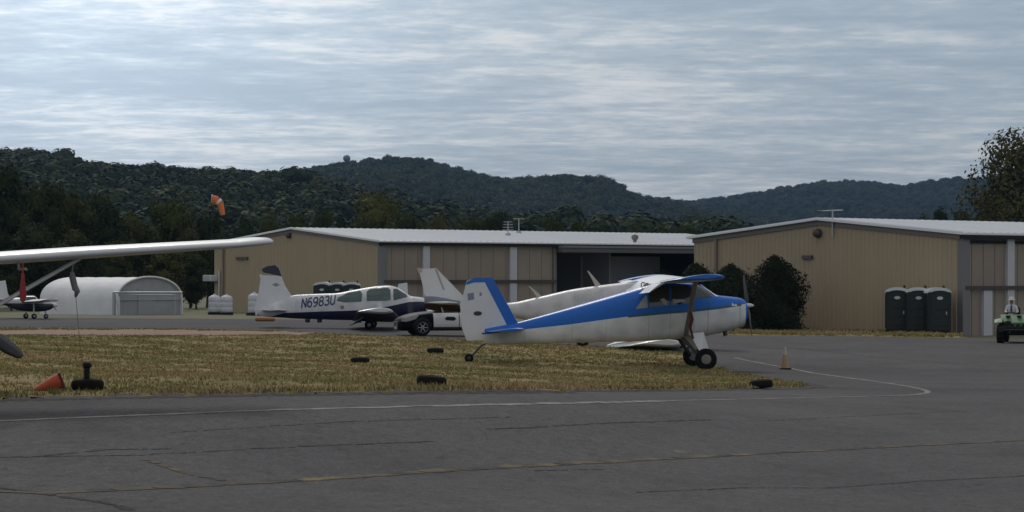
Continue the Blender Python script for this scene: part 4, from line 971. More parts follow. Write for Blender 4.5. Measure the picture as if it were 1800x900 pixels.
    m.prism([(xs+a*.95, zs+c) for a, c in b], .03, 'XZ', -1.75); r = m.build('streamer', mat('dark_red_cloth', (.11, .016, .014), .8), None); r.matrix_world = M
    tag(r, 'dark red warning streamer hanging along the strut of the blue and white airplane', 'streamer')
blue_airplane()

# ================================================================== navy and white low wing airplane on the left
def low_wing(name_label, D, px0, py0, st, bands, fin, fin_tip, stab, wing, gear, windows, glass, propc, yaw=0, letters=None, base=WPAINT, skin='skin', rudder=None, extra=None, tipm=None, wing_m=None, flipx=False):
    x0 = (px0-CX)/F*D; s = F/D; z0 = CZ-(py0-HZ)/F*D; cy = math.cos(yaw)
    X = lambda px: (px-px0)/s/cy; Z = lambda py: (py0-py)/s; P = lambda L: [(X(a), Z(b)) for a, b in L]
    t = thing('airplane', name_label, 'airplane', (x0, D, z0), yaw)
    f = Fus([(X(a), Z(b), Z(c), d, e) for a, b, c, d, e in st])
    f.build('fuselage', livery(skin, base, [(c, P(u) if u else None, P(l) if l else None, (X(r[0]), X(r[1])) if r else None) for c, u, l, r in bands], seams=[(X(st[k][0]), .010, .2) for k in range(2, len(st)-2, 2)]), t, 56)
    for nm, poly in windows:
        for sd in (-1, 1): f.patch(nm, P(poly), sd, glass, t, .01)
    m = MB(); m.prism(P(fin), .10); m.build('fin', WING_WHITE, t)
    if rudder: m = MB(); m.prism(P(rudder), .07); m.build('rudder', WING_WHITE, t)
    if fin_tip: m = MB(); m.prism(P(fin_tip), .11); m.build('fin_tip', tipm or NAVY_PAINT, t)
    xs, ys, c, hs, mm = stab
    for sd in (-1, 1):
        m = MB(); wing_mb(m, [(X(xs), sd*.05, Z(ys), c, 0), (X(xs)-.25, sd*hs*.93, Z(ys)+.05, c*.72, 0), (X(xs)-.4, sd*hs, Z(ys)+.05, c*.5, 0)], .09, 0); m.build('stabilizer', mm or WING_WHITE, t)
    xw, yw, cr, ct, hs, dih = wing
    for sd in (-1, 1):
        m = MB(); zt = lambda y: Z(yw)+dih*y
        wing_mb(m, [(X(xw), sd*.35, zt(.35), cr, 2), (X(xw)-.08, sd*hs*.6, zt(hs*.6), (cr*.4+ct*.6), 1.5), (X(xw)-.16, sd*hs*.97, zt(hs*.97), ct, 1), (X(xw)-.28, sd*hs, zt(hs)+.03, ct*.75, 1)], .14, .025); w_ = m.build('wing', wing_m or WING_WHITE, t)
        m = MB(); wing_mb(m, [(X(xw)-.15, sd*(hs*.955), zt(hs*.955)+.005, ct*1.04, 1), (X(xw)-.17, sd*(hs+.01), zt(hs)+.02, ct*.98, 1), (X(xw)-.3, sd*(hs+.07), zt(hs)+.05, ct*.7, 1)], .15, .025); m.build('wing_tip', WING_WHITE, w_)
    wx, wy_, nxp, r = gear
    for sd in (-1, 1):
        xx = X(wx); yy = sd*wy_; gz = g(x0+xx*cy-yy*math.sin(yaw), D+xx*math.sin(yaw)+yy*cy)-z0
        wheel(t, (xx, yy, gz+r), r, .16); m = MB(); m.tube((xx, yy*.92, Z(yw)), (xx, yy*.97, gz+r), .045, n=8); m.build('gear_leg', ALUM, t)
    gz = g(x0+X(nxp)*cy, D+X(nxp)*math.sin(yaw))-z0; tt, bb = f.sec(X(nxp))[:2]
    wheel(t, (X(nxp), 0, gz+r*.9), r*.9, .13, 'nose_wheel'); m = MB(); m.tube((X(nxp)-.05, 0, bb+.1), (X(nxp), 0, gz+r*.9), .045, n=8); m.build('nose_leg', ALUM, t)
    prop(t, (X(propc[0]), 0, Z(propc[1])), .92, (R(20), R(200)), .15, WING_WHITE, (.16, .32))
    if letters:
        tx, lx, lz, size, slope = letters
        for sd in (-1, 1): lettering(f, tx, X(lx), Z(lz), size, sd, mat('navy_lettering', (.03, .04, .13), .5), t, slope*(1 if sd < 0 else -1), .2, .17, .80)
    if extra: extra(t, f, X, Z, P)
    return t
def navy_extra(t, f, X, Z, P):
    for sd in (-1, 1):
        f.patch('vent', [(X(603)+.09*math.cos(a), Z(540)+.09*math.sin(a)) for a in np.linspace(0, 6.28, 13)[:-1]], sd, GREY_PAINT, t)
    m = MB(); m.prism(P([(478, 500), (486, 497), (492, 501), (485, 504)]), .115); m.build('fin_badge', mat('grey_badge', (.25, .26, .3), .5), t)
    for sd in (-1, 1):
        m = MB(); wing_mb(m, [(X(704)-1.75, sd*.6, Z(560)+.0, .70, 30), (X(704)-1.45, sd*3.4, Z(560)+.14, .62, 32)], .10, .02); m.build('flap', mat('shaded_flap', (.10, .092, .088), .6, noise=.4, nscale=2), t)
    for px in (541, 562):
        m = MB(); m.tube((X(px), -.1, Z(561)), (X(px), -.1, Z(567)), .12, .1, 8); m.build('belly_vent', DKMETAL, t)
low_wing('white and navy blue low wing airplane with a navy tipped tail beside the car', 113.0, 640, 571,
    [(452, 541, 553, .05, 2.2), (470, 536, 557, .10, 2.3), (490, 529, 558, .18, 2.4), (520, 518.5, 560, .30, 2.6), (560, 516.5, 561.5, .42, 2.8), (590, 515.5, 562.5, .50, 2.8), (615, 511, 563, .55, 2.7), (640, 506.5, 563.5, .57, 2.6), (668, 502.5, 563.5, .57, 2.6), (684, 502, 563, .57, 2.6), (697, 505, 562.5, .56, 2.6), (712, 514, 561.5, .54, 2.6), (722, 520.5, 560, .52, 2.7), (742, 523, 554, .42, 2.5), (749, 527, 549, .34, 2.3)],
    [(NAVY, [(440, 560), (475, 557), (500, 550), (560, 547.5), (640, 545), (670, 541), (700, 535), (720, 530.5), (735, 530), (760, 531)], None, None)],
    [(463, 484), (494, 484.5), (501, 503), (512, 520), (520, 545), (470, 548), (456, 545), (459, 520), (463, 500)], [(460, 473), (470, 468), (484, 466), (490, 471), (496, 486), (478, 482), (463, 479)], (506, 546, 1.15, 1.75, None),
    (706, 562, 2.2, 1.55, 5.0, .088), (652, 1.5, 726, .20),
    [('rear_window', [(593, 529), (595.5, 523), (613, 514.5), (634, 511), (638, 516.7), (637, 530), (607, 531.5)]), ('cabin_window', [(646, 529), (645.5, 513), (650, 508.5), (682, 505.5), (687, 509), (688, 525.5), (684, 528)]), ('windscreen', [(693, 528), (692, 508), (698, 507.5), (715.5, 518), (716.7, 522)])],
    GLASS_TEAL, (752, 537), 0, ('N6983U', 561, 530, .38, R(6)), skin='navy_white_skin', rudder=[(463, 484), (463, 500), (459, 520), (456, 545), (450, 557), (447, 540), (454, 519), (458, 490), (456, 482)], extra=navy_extra, wing_m=mat('shaded_wing', (.075, .068, .065), .55, noise=.6, nscale=2))  # wing colour darkened to carry the shade of its underside

# ================================================================== white airplane standing behind the blue one
RED_STRIPE = (.026, .006, .008); SLATE = (.17, .19, .235)
def rear_extra(t, f, X, Z, P):
    for px, py, dx, dy in ((952, 523, -23, -20), (1052, 500, -20, -24)):
        m = MB(); m.prism(P([(px-5, py+4), (px+5, py+2), (px+dx*.45+2, py+dy*.5), (px+dx+2.5, py+dy), (px+dx, py+dy), (px+dx*.5-3, py+dy*.5)]), .05); m.build('blade_antenna', mat('cream_antenna', (.5, .47, .4), .5), t)
    m = MB(); m.prism(P([(733, 471), (741, 471), (743, 478), (736, 480)]), .12); m.build('tail_beacon', mat('pinkish_light', (.5, .36, .32), .4), t)
    m = MB(); m.prism(P([(764, 473), (768, 473), (782, 510), (779, 510)]), .108); m.build('rudder_hinge', mat('hinge_grey', (.34, .34, .35), .6), t)  # grey strip along the rudder hinge line
    m = MB(); m.tube((X(775), -.14, Z(536)), (X(779), -.16, Z(549)), .03, n=6); m.build('tie_down_ring', WING_WHITE, t)
low_wing('white airplane with a dark red tail stripe parked behind the blue and white one', 95.0, 1060, 620,
    [(746, 519, 541, .07, 2.2), (762, 520.5, 546, .14, 2.3), (810, 529, 548.5, .26, 2.5), (850, 533, 551.5, .34, 2.6), (893, 532.5, 557, .42, 2.7), (940, 523.5, 566, .52, 2.8), (1010, 508, 582, .64, 2.9), (1060, 501, 591, .70, 2.9), (1100, 496, 595, .73, 2.9), (1128, 491, 597, .74, 2.8), (1165, 490, 597, .74, 2.7), (1186, 493, 597, .72, 2.7), (1208, 512, 595, .68, 2.7), (1222, 524, 593, .62, 2.6), (1262, 531, 585, .46, 2.4), (1285, 543, 574, .28, 2.2)],
    [(SLATE, None, [(740, 534), (812, 538), (850, 541)], (746, 826)), (RED_STRIPE, [(740, 533), (812, 536.5), (850, 538)], None, (746, 826))],
    [(736, 473), (767, 471.5), (815, 521), (838, 540), (800, 540), (752, 528), (746, 517), (741, 493)], None, (806, 533, 1.2, 2.2, None),
    (1192, 610, 3.2, 1.7, 4.7, .05), (1022, 1.7, 1196, .24), [('windscreen', [(1188, 516), (1189, 496), (1205, 512), (1216, 521)]), ('cabin_window', [(1110, 520), (1110, 504), (1135, 503), (1135, 520)])],
    GLASS, (1288, 558), 0, None, skin='red_white_skin', extra=rear_extra, base=(.58, .58, .585))

# small far aircraft: one whose fin shows past the navy windscreen, one beside the tent
low_wing('far pale airplane hidden behind the navy and white one, only its tail showing', 136.0, 690, 563,
    [(715, 527, 536, .05, 2.2), (700, 528, 541, .2, 2.4), (680, 528, 548, .45, 2.6), (660, 526, 551, .52, 2.6), (645, 531, 551, .5, 2.6), (632, 536, 547, .35, 2.4)], [],
    [(703, 499), (716.5, 497), (718, 521), (717, 533), (700, 531), (698, 523)], None, (712, 532, .9, 1.4, None), (650, 551, 1.3, 1.0, 4.2, .05), (664, 1.2, 640, .18), [('cabin_window', [(655, 534), (655, 529), (668, 529), (668, 534)])],
    GLASS_TEAL, (632, 542), R(-62), None, skin='far_skin', base=(.40, .47, .49))
low_wing('small far airplane at the left frame edge parked in front of the white tent', 150.0, 45, 553,
    [(0, 525.5, 533, .05, 2.2), (15, 525, 538, .18, 2.4), (32, 524, 545, .42, 2.6), (45, 520, 547, .5, 2.6), (58, 520, 548, .52, 2.6), (66, 527, 548, .5, 2.6), (84, 529, 545, .4, 2.4), (88, 532, 542, .3, 2.2)],
    [((.03, .032, .04), [(-5, 533), (40, 533), (95, 535)], None, None)], [(-4, 495), (12.5, 493), (16, 515), (22, 528), (0, 530), (-5, 515)], None, (10, 527, .95, 1.5, None), (72, 529.5, 1.4, 1.05, 4.4, .02), (52, 1.0, 78, .16), [('cabin_window', [(42, 528), (44, 522), (58, 522), (60, 528)])],
    GLASS, (89, 537), R(25), None, skin='far_dark_skin', base=(.5, .51, .52))

# ================================================================== high wing airplane whose wing enters at the left
def near_cessna():
    al = R(31); D0 = 34.0; tipx = (467-CX)/F*36.85; x0 = tipx-5.5*math.cos(al); rz = al-R(90); gz = g(x0, D0)
    t = thing('airplane', 'near silver white high wing airplane reaching in from the left edge', 'airplane', (x0, D0, gz), rz)
    wz = 3.075-gz; tz = 3.40-gz; di = (tz-wz)/5.5
    SILV = mat('silver_white_wing', (.58, .59, .60), .38, coat=.15, noise=.2, nscale=1.2)
    for sd in (1, -1):
        d_ = di if sd > 0 else .03
        m = MB(); secs = [(.55, sd*.25, wz, 1.63, 1.5), (.55, sd*2.6, wz+d_*2.6, 1.63, 1.5), (.47, sd*4.9, wz+d_*4.9, 1.2, 0)]
        wing_mb(m, secs, .108, .02); w_ = m.build('wing', SILV, t)
        m = MB(); wing_mb(m, [(.47, sd*4.9, wz+d_*4.9, 1.2, 0), (.45, sd*5.3, wz+d_*5.3+.01, 1.12, -1), (.36, sd*5.46, wz+d_*5.46+.015, .9, -1), (.2, sd*5.53, wz+d_*5.5+.02, .5, -1)], .108, .02); m.build('wing_tip', SILV, w_)
        m = MB(); m.tube((.12, sd*.56, .95), (.20, sd*2.52, wz+d_*2.52-.07), .075, .065, 12, flat=.42); m.build('strut', mat('grey_strut', (.55, .55, .55), .5), t)
        wheel(t, (-.3, sd*1.02, .2), .2, .16); m = MB(); m.path([(-.2, sd*.45, .75), (-.25, sd*.8, .5), (-.3, sd*.98, .22)], [.05, .04, .035], 8); m.build('gear_leg', ALUM, t)
    m = MB(); m.tube((.45, 1.55, wz+di*1.55-.16), (.75, 1.55, wz+di*1.55-.16), .018, n=8); m.tube((.42, 1.55, wz+di*1.55-.02), (.45, 1.55, wz+di*1.55-.17), .02, n=8); m.build('pitot_tube', GREY_PAINT, t)
    f = Fus([(2.15, 1.52, .98, .32, 2.3), (1.95, 1.60, .85, .45, 2.6), (1.2, 1.66, .72, .54, 2.9), (.85, 1.70, .70, .55, 3), (.35, wz+.02, .70, .56, 3), (-.7, wz+.05, .72, .56, 3), (-1.6, wz-.15, .85, .5, 2.8), (-2.6, 1.62, 1.0, .34, 2.5), (-4.2, 1.5, 1.14, .17, 2.4), (-5.3, 1.46, 1.25, .06, 2.2)])
    f.build('fuselage', livery('near_skin', WPAINT, [((.10, .02, .02), [(-5.5, 1.42), (2.3, 1.26)], [(-5.5, 1.34), (2.3, 1.12)], None)]), t, 50)
    for sd in (-1, 1):
        f.patch('windscreen', [(.82, 1.66), (.42, wz-.12), (.3, wz-.14), (.3, 1.52)], sd, GLASS, t); f.patch('door_window', [(.22, 1.5), (.22, wz-.2), (-.65, wz-.2), (-.65, 1.5)], sd, GLASS, t); f.patch('rear_window', [(-.75, 1.5), (-.75, wz-.2), (-1.3, wz-.32), (-1.5, 1.52)], sd, GLASS, t)
        m = MB(); wing_mb(m, [(-4.35, sd*.05, 1.38, 1.1, 0), (-4.55, sd*1.7, 1.4, .75, 0)], .09, 0); m.build('stabilizer', SILV, t)
    m = MB(); m.prism([(-4.0, 1.48), (-4.95, 2.55), (-5.5, 2.55), (-5.35, 1.3)], .1); m.build('fin', SILV, t)
    wheel(t, (1.15, -.0, .18), .18, .13, 'nose_wheel'); m = MB(); m.tube((1.2, 0, .8), (1.15, 0, .2), .05, n=8); m.build('nose_leg', ALUM, t)
    # propeller: one blade points down toward its left
    hub = Vector((2.5, 0, 1.30)); M = Matrix.Translation((x0, D0, gz)) @ Matrix.Rotation(rz, 4, 'Z'); hw = M @ hub
    a = math.atan2(-.46, .72)
    prop(t, hub, 1.02, (a, a+math.pi), .2, ALUM, (.17, .34), mat('grey_blade', (.10, .105, .11), .42, noise=.2, nscale=6))
    # things hanging off it
    p = M @ Vector((.74, 1.55, wz+di*1.55-.18)); p = at(40, 480, p.y)
    m = MB(); m.prism([(-.02, 0), (.02, 0), (.03, -.12), (.05, -.30), (.035, -.38), (-.005, -.40), (-.035, -.37), (-.045, -.24), (-.025, -.1)], .025, 'XZ'); m.tube((0,0,-.02), (.0,0,.14), .012, n=6)
    r = m.build('streamer', mat('red_ribbon', (.30, .035, .032), .75, noise=.3, nscale=8), None); r.location = p; tag(r, 'bright red pitot cover streamer hanging under the near wing at the left edge', 'streamer')
    q = M @ Vector((.2, 2.38, wz+di*2.35-.08)); tq = gp(152, 689); top = at(129, 459, q.y); D2 = tq.y
    kn = [top, at(127, 478, q.y), at(132, 500, q.y+.1), at(134, 521, q.y+.2)]
    m = MB(); m.path([tuple(kn[0]), tuple(kn[1])], .012, 6); m.path([tuple(kn[1]), tuple(at(127.5, 488, q.y)), tuple(at(131, 503, q.y+.1)), tuple(at(136, 512, q.y+.1)), tuple(at(133, 521, q.y+.2))], [.03, .05, .045, .04, .02], 8); m.path([tuple(at(131, 505, q.y+.1)), tuple(at(138, 516, q.y+.1))], [.05, .02], 8)
    m.path([tuple(at(133, 519, q.y+.2)), tuple(at(140, 600, (q.y+D2)/2+.2)), tuple(at(149, 668, D2))], .004, 6)
    r = m.build('tie_down_rope', mat('grey_rope', (.24, .24, .24), .9), None); tag(r, 'knotted grey tie down rope running from the near wing strut down to a tyre', 'rope')
near_cessna()
# ------------------------------------------------------------------ tyres used as tie-down markers, cones
def tie_tyre(px, py, label, r=.27, w=.17, rz=0, tilt=0, sink=.03, extra=None):
    p = gp(px, py); t = thing('tire', label, 'tyre', (p.x, p.y, p.z+.05), rz, 'old tyres marking the tie-down points')
    M = Matrix.Rotation(tilt, 4, 'Y'); m = MB()
    m.revolve([(r*.55, -sink), (r*.85, -sink), (r*.98, w*.12), (r, w*.4), (r*.98, w*.7), (r*.86, w*.95), (r*.6, w), (r*.55, w*.85)], 'Z', 26, M=M); m.build('carcass', RUBBER, t)
    if extra: extra(t)
    return t
def stub(t):
    m = MB(); m.tube((-.02, 0, 0), (-.01, 0, .33), .055, .045, 8); m.box((-.01, 0, .36), (.14, .12, .1), bev=.03); m.build('anchor_stub', BLACK, t)
tie_tyre(154, 689, 'black tyre with an upright anchor stub under the near wing, right of the toppled cone', .25, .15, extra=stub)
tie_tyre(758, 681.5, 'black tyre at the grass edge below the tail wheel of the blue airplane', .25, .15, tilt=R(6))
tie_tyre(633, 640, 'black tyre lying in the grass, leftmost of the two in the middle of the island', .28, .15)
tie_tyre(765, 622.5, 'black tyre lying in the grass just left of the tail wheel of the blue airplane', .29, .16)
tie_tyre(1338, 683, 'black tyre at the pointed right end of the grass island', .29, .17, tilt=R(-4))
p = gp(1315, 681); m = MB(); m.box((0,0,.05), (.12, .1, .1), bev=.03); o = m.build('stone', mat('pale_stone', (.2, .17, .15), .9)); o.location = p; tag(o, 'small stone beside the tyre at the right end of the grass', 'stone')
p = gp(790, 684.5); m = MB(); m.box((0,0,.03), (.16, .1, .08), bev=.03); o = m.build('chock', BLACK); o.location = p; tag(o, 'small black chock at the grass edge beside the tyre nearest the asphalt', 'chock')

CONE_ORANGE = mat('cone_orange', (.46, .10, .035), .6, noise=.35, nscale=5); CONE_FADED = mat('cone_faded', (.42, .26, .15), .7, noise=.3, nscale=5); CONE_RED = mat('cone_red', (.52, .085, .035), .6, noise=.35, nscale=6)
CONE_BAND = mat('cone_band', (.44, .40, .36), .6)
def cone(name, label, h, mc, mbase, band, fat=.19):
    t = thing(name, label, 'cone'); r = h*fat; m = MB()
    m.revolve([(r, .03), (r*.98, .06)]+[(r+(h*.035-r)*k/8, .06+(h-.06)*k/8) for k in range(1, 9)]+[(h*.02, h)], 'Z', 20); m.build('cone_body', mc, t)
    m = MB(); m.box((0,0,.02), (h*.52, h*.52, .045), bev=.012); m.build('base_plate', mbase, t)
    if band: m = MB(); f0, f1 = .62, .97; rr = lambda f: r+(h*.035-r)*f+.006; m.revolve([(rr(f0), .06+(h-.06)*f0), (rr(f1), .06+(h-.06)*f1)], 'Z', 20); m.build('pale_band', CONE_BAND, t)
    return t
c = cone('traffic_cone', 'faded orange traffic cone standing on the asphalt right of the blue airplane wheel', .70, CONE_FADED, BLACK, True); c.location = gp(1380, 649)
c = cone('traffic_cone', 'toppled red orange traffic cone lying in the grass under the near wing', .52, CONE_RED, mat('cone_dark_base', (.10, .025, .02), .7), False, .25)
p = gp(108, 690); c.location = (p.x+.02, p.y, p.z+.19); c.rotation_euler = (R(0), R(-110), R(12))

# orange plastic drum lying low in the verge behind the navy airplane tail
p = gp(466, 565); o = MB()
o.box((0,0,.11), (1.1, .35, .2), bev=.06); o = o.build('barrier', mat('orange_plastic', (.30, .11, .03), .6, noise=.3, nscale=3)); o.location = p; tag(o, 'low orange barrier lying under the tail of the navy and white airplane', 'barrier')

# ------------------------------------------------------------------ black and white car facing left
def car():
    p = gp(742, 590.5); D = p.y; rz = R(180+13); t = thing('parked_car', 'black car with white doors and alloy wheels parked behind the tail of the blue airplane', 'car')
    off = Matrix.Rotation(rz, 4, 'Z') @ Vector((1.42, .80, 0)); t.location = (p.x-off.x, p.y-off.y, g(p.x-off.x, p.y-off.y)); t.rotation_euler = (0, 0, rz)
    t.location.z = p.z+.0
    bl = mat('black_car_paint', (.004, .004, .005), .5, spec=.05); wh = mat('white_car_paint', (.6, .6, .6), .3, coat=.3); sill = mat('grey_sill', (.10, .10, .105), .5)
    f = Fus([(2.36, .62, .30, .55, 2.6), (2.30, .70, .24, .70, 3), (2.1, .80, .2, .82, 3.4), (1.6, .93, .2, .89, 3.8), (1.0, 1.0, .2, .91, 4), (.7, 1.02, .2, .91, 4), (-.8, 1.02, .2, .91, 4), (-1.7, 1.02, .22, .90, 3.8), (-2.2, .96, .28, .82, 3.2), (-2.35, .85, .36, .68, 2.8)])
    f.build('body', bl, t, 50)
    for sd in (-1, 1):
        f.patch('front_door', [(.95, .36), (.98, .93), (-.1, .94), (-.1, .36)], sd, wh, t, .012); d2 = f.patch('rear_door', [(-.13, .36), (-.13, .94), (-1.05, .93), (-.8, .36)], sd, wh, t, .012)
        f.patch('sill', [(1.0, .22), (1.0, .34), (-.85, .34), (-.85, .22)], sd, sill, t, .014)
        f.patch('door_decal', [(.1, .62), (.45, .64), (.5, .72), (.4, .78), (.1, .77), (.02, .7)], sd, BLACK, t, .02)
        f.patch('headlight', [(2.28, .60), (2.22, .70), (1.75, .84), (1.55, .84), (1.70, .68), (2.1, .58)], sd, mat('headlight_glass', (.20, .20, .21), .2, noise=.7, nscale=14), t, .014)
        m = MB(); m.box((.72, sd*1.0, 1.04), (.14, .2, .13), bev=.03); m.build('mirror', bl, t)
        for x in (1.42, -1.38):
            ar = [(x+.41*math.cos(a), .34+.41*math.sin(a)) for a in np.linspace(-.25, math.pi+.25, 18)]; f.patch('wheel_arch', [(a, max(b, .23)) for a, b in ar], sd, BLACK, t, .012)
            m = MB(); r, w = .345, .21; c = (x, sd*.84, .345); m.revolve([(r*.66, -w*.5), (r*.92, -w*.5), (r, -w*.3), (r, w*.3), (r*.92, w*.5), (r*.66, w*.5)], 'Y', 28, c=c); wl = m.build('wheel', RUBBER, t)
            m = MB(); yo = sd*(.84+.085); m.revolve([(.205, -.02), (.23, -.02), (.23, .02), (.205, .02), (.205, -.02)], 'Y', 28, c=(x, yo, .345)); m.revolve([(.01, -.02), (.06, -.02), (.06, .02), (.01, .02)], 'Y', 14, c=(x, yo, .345))
            for k in range(6):
                a = k*math.pi/3; m.tube((x+.04*math.cos(a), yo, .345+.04*math.sin(a)), (x+.215*math.cos(a), yo, .345+.215*math.sin(a)), .03, .024, 6)
            m.build('rim', mat('alloy', (.5, .5, .51), .3, metal=.7), wl)
    gs = [(.95, .98, .80), (.55, 1.22, .72), (.12, 1.40, .64), (-.5, 1.44, .62), (-1.1, 1.38, .62), (-1.55, 1.18, .66), (-1.9, 1.0, .72)]
    m = MB(); m.loft([[(x, -w*1.0, .95), (x, -w, 1.0), (x, -w*.96, z-.03), (x, -w*.9, z), (x, w*.9, z), (x, w*.96, z-.03), (x, w, 1.0), (x, w*1.0, .95)] for x, z, w in gs]); m.build('greenhouse', GLASS, t)
    m = MB(); m.loft([[(x, -w*.93, z-.02), (x, -w*.88, z+.015), (x, w*.88, z+.015), (x, w*.93, z-.02)] for x, z, w in gs[2:5]]); m.build('roof', bl, t)
    m = MB(); m.box((2.345, 0, .50), (.06, 1.0, .2), bev=.02)
    for k in range(4): m.box((2.37, 0, .43+.05*k), (.03, .9, .012), 1)
    m.build('grille', [BLACK, METAL], t)
    m = MB(); m.box((2.36, 0, .33), (.05, .5, .11)); m.build('number_plate', mat('plate', (.4, .4, .38), .5), t)
car()

# ------------------------------------------------------------------ utility vehicle with its riders
def skin_figure(parent_loc, rz, shirt, trousers, skinm, hatm, label, hat=True, lean=.06):
    J = {'pelvis': (0, 0, .0), 'waist': (.0, 0, .18), 'chest': (lean, 0, .40), 'neck': (lean+.01, 0, .56), 'head0': (lean+.03, 0, .64), 'head1': (lean+.04, 0, .78)}
    V = [J['pelvis'], J['waist'], J['chest'], J['neck'], J['head0'], J['head1']]; Rd = [.15, .145, .165, .06, .085, .082]; E = [(0,1), (1,2), (2,3), (3,4), (4,5)]
    for s in (-1, 1):
        k = len(V); V += [(lean, s*.19, .47), (.12, s*.26, .24), (.36, s*.17, .22), (.43, s*.15, .24)]; Rd += [.075, .055, .045, .04]; E += [(2,k), (k,k+1), (k+1,k+2), (k+2,k+3)]
        k = len(V); V += [(.05, s*.1, -.02), (.45, s*.13, .04), (.52, s*.12, -.36), (.66, s*.12, -.42)]; Rd += [.1, .075, .055, .045]; E += [(0,k), (k,k+1), (k+1,k+2), (k+2,k+3)]
    me = bpy.data.meshes.new('person'); me.from_pydata(V, E, []); o = bpy.data.objects.new('person', me); COL.objects.link(o)
    sm = o.modifiers.new('skin', 'SKIN'); o.modifiers.new('sub', 'SUBSURF').levels = 2
    for v, r in zip(me.skin_vertices[0].data, Rd): v.radius = (r, r)
    me.skin_vertices[0].data[0].use_root = True
    bpy.context.view_layer.update(); m2 = bpy.data.meshes.new_from_object(o.evaluated_get(bpy.context.evaluated_depsgraph_get())); bpy.data.objects.remove(o)
    m2.name = 'person'; m2.materials.clear()
    for m in (skinm, shirt, trousers): m2.materials.append(m)
    for p in m2.polygons:
        c = p.center; p.use_smooth = True
        p.material_index = 0 if (c.z > .565 or (c.x > .33 and c.z > .17)) else (1 if c.z > .09 else 2)
    t = bpy.data.objects.new('person', m2); COL.objects.link(t); t.location = parent_loc; t.rotation_euler = (0, 0, rz); tag(t, label, 'person')
    hx = lean+.04
    m = MB(); m.revolve([(.012, -.01), (.1, .0), (.1, .03), (.02, .05)], 'Z', 14, c=(hx-.01, 0, .0)); 
    for s in (-1, 1):
        b = MB(); b.revolve([(.004, -.012), (.012, 0), (.004, .012)], 'X', 8, c=(hx+.078, s*.03, .725)); b.build('eye', DKMETAL, t)
        b = MB(); b.revolve([(.006, -.01), (.022, 0), (.006, .01)], 'Y', 8, c=(hx, s*.086, .715)); b.build('ear', skinm, t)
        b = MB()
        for q in range(4): b.path([(.44, s*.15+(-.03+.02*q), .245), (.49, s*.15+(-.03+.02*q), .25), (.515, s*.15+(-.03+.02*q), .225)], [.011, .010, .008], 6)
        b.path([(.43, s*.12, .25), (.46, s*.095, .26), (.48, s*.09, .245)], [.012, .011, .009], 6); b.build('fingers', skinm, t)
    b = MB(); b.path([(hx+.07, 0, .725), (hx+.105, 0, .695), (hx+.075, 0, .685)], [.01, .016, .01], 6); b.build('nose', skinm, t)
    b = MB(); b.box((hx+.078, 0, .655), (.012, .05, .012), bev=.004); b.build('mouth', mat('lips', (.2, .07, .06), .6), t)
    if hat:
        b = MB(); b.revolve([(.19, .755), (.195, .765), (.11, .785), (.105, .86), (.085, .90), (.03, .905), (.01, .89)], 'Z', 20, c=(hx-.01, 0, 0)); b.build('hat', hatm, t)
    else:
        b = MB(); b.revolve([(.088, .72), (.098, .77), (.085, .82), (.04, .845), (.01, .85)], 'Z', 16, c=(hx-.015, 0, 0)); b.build('hair', mat('grey_hair', (.3, .29, .28), .8), t)
    return t
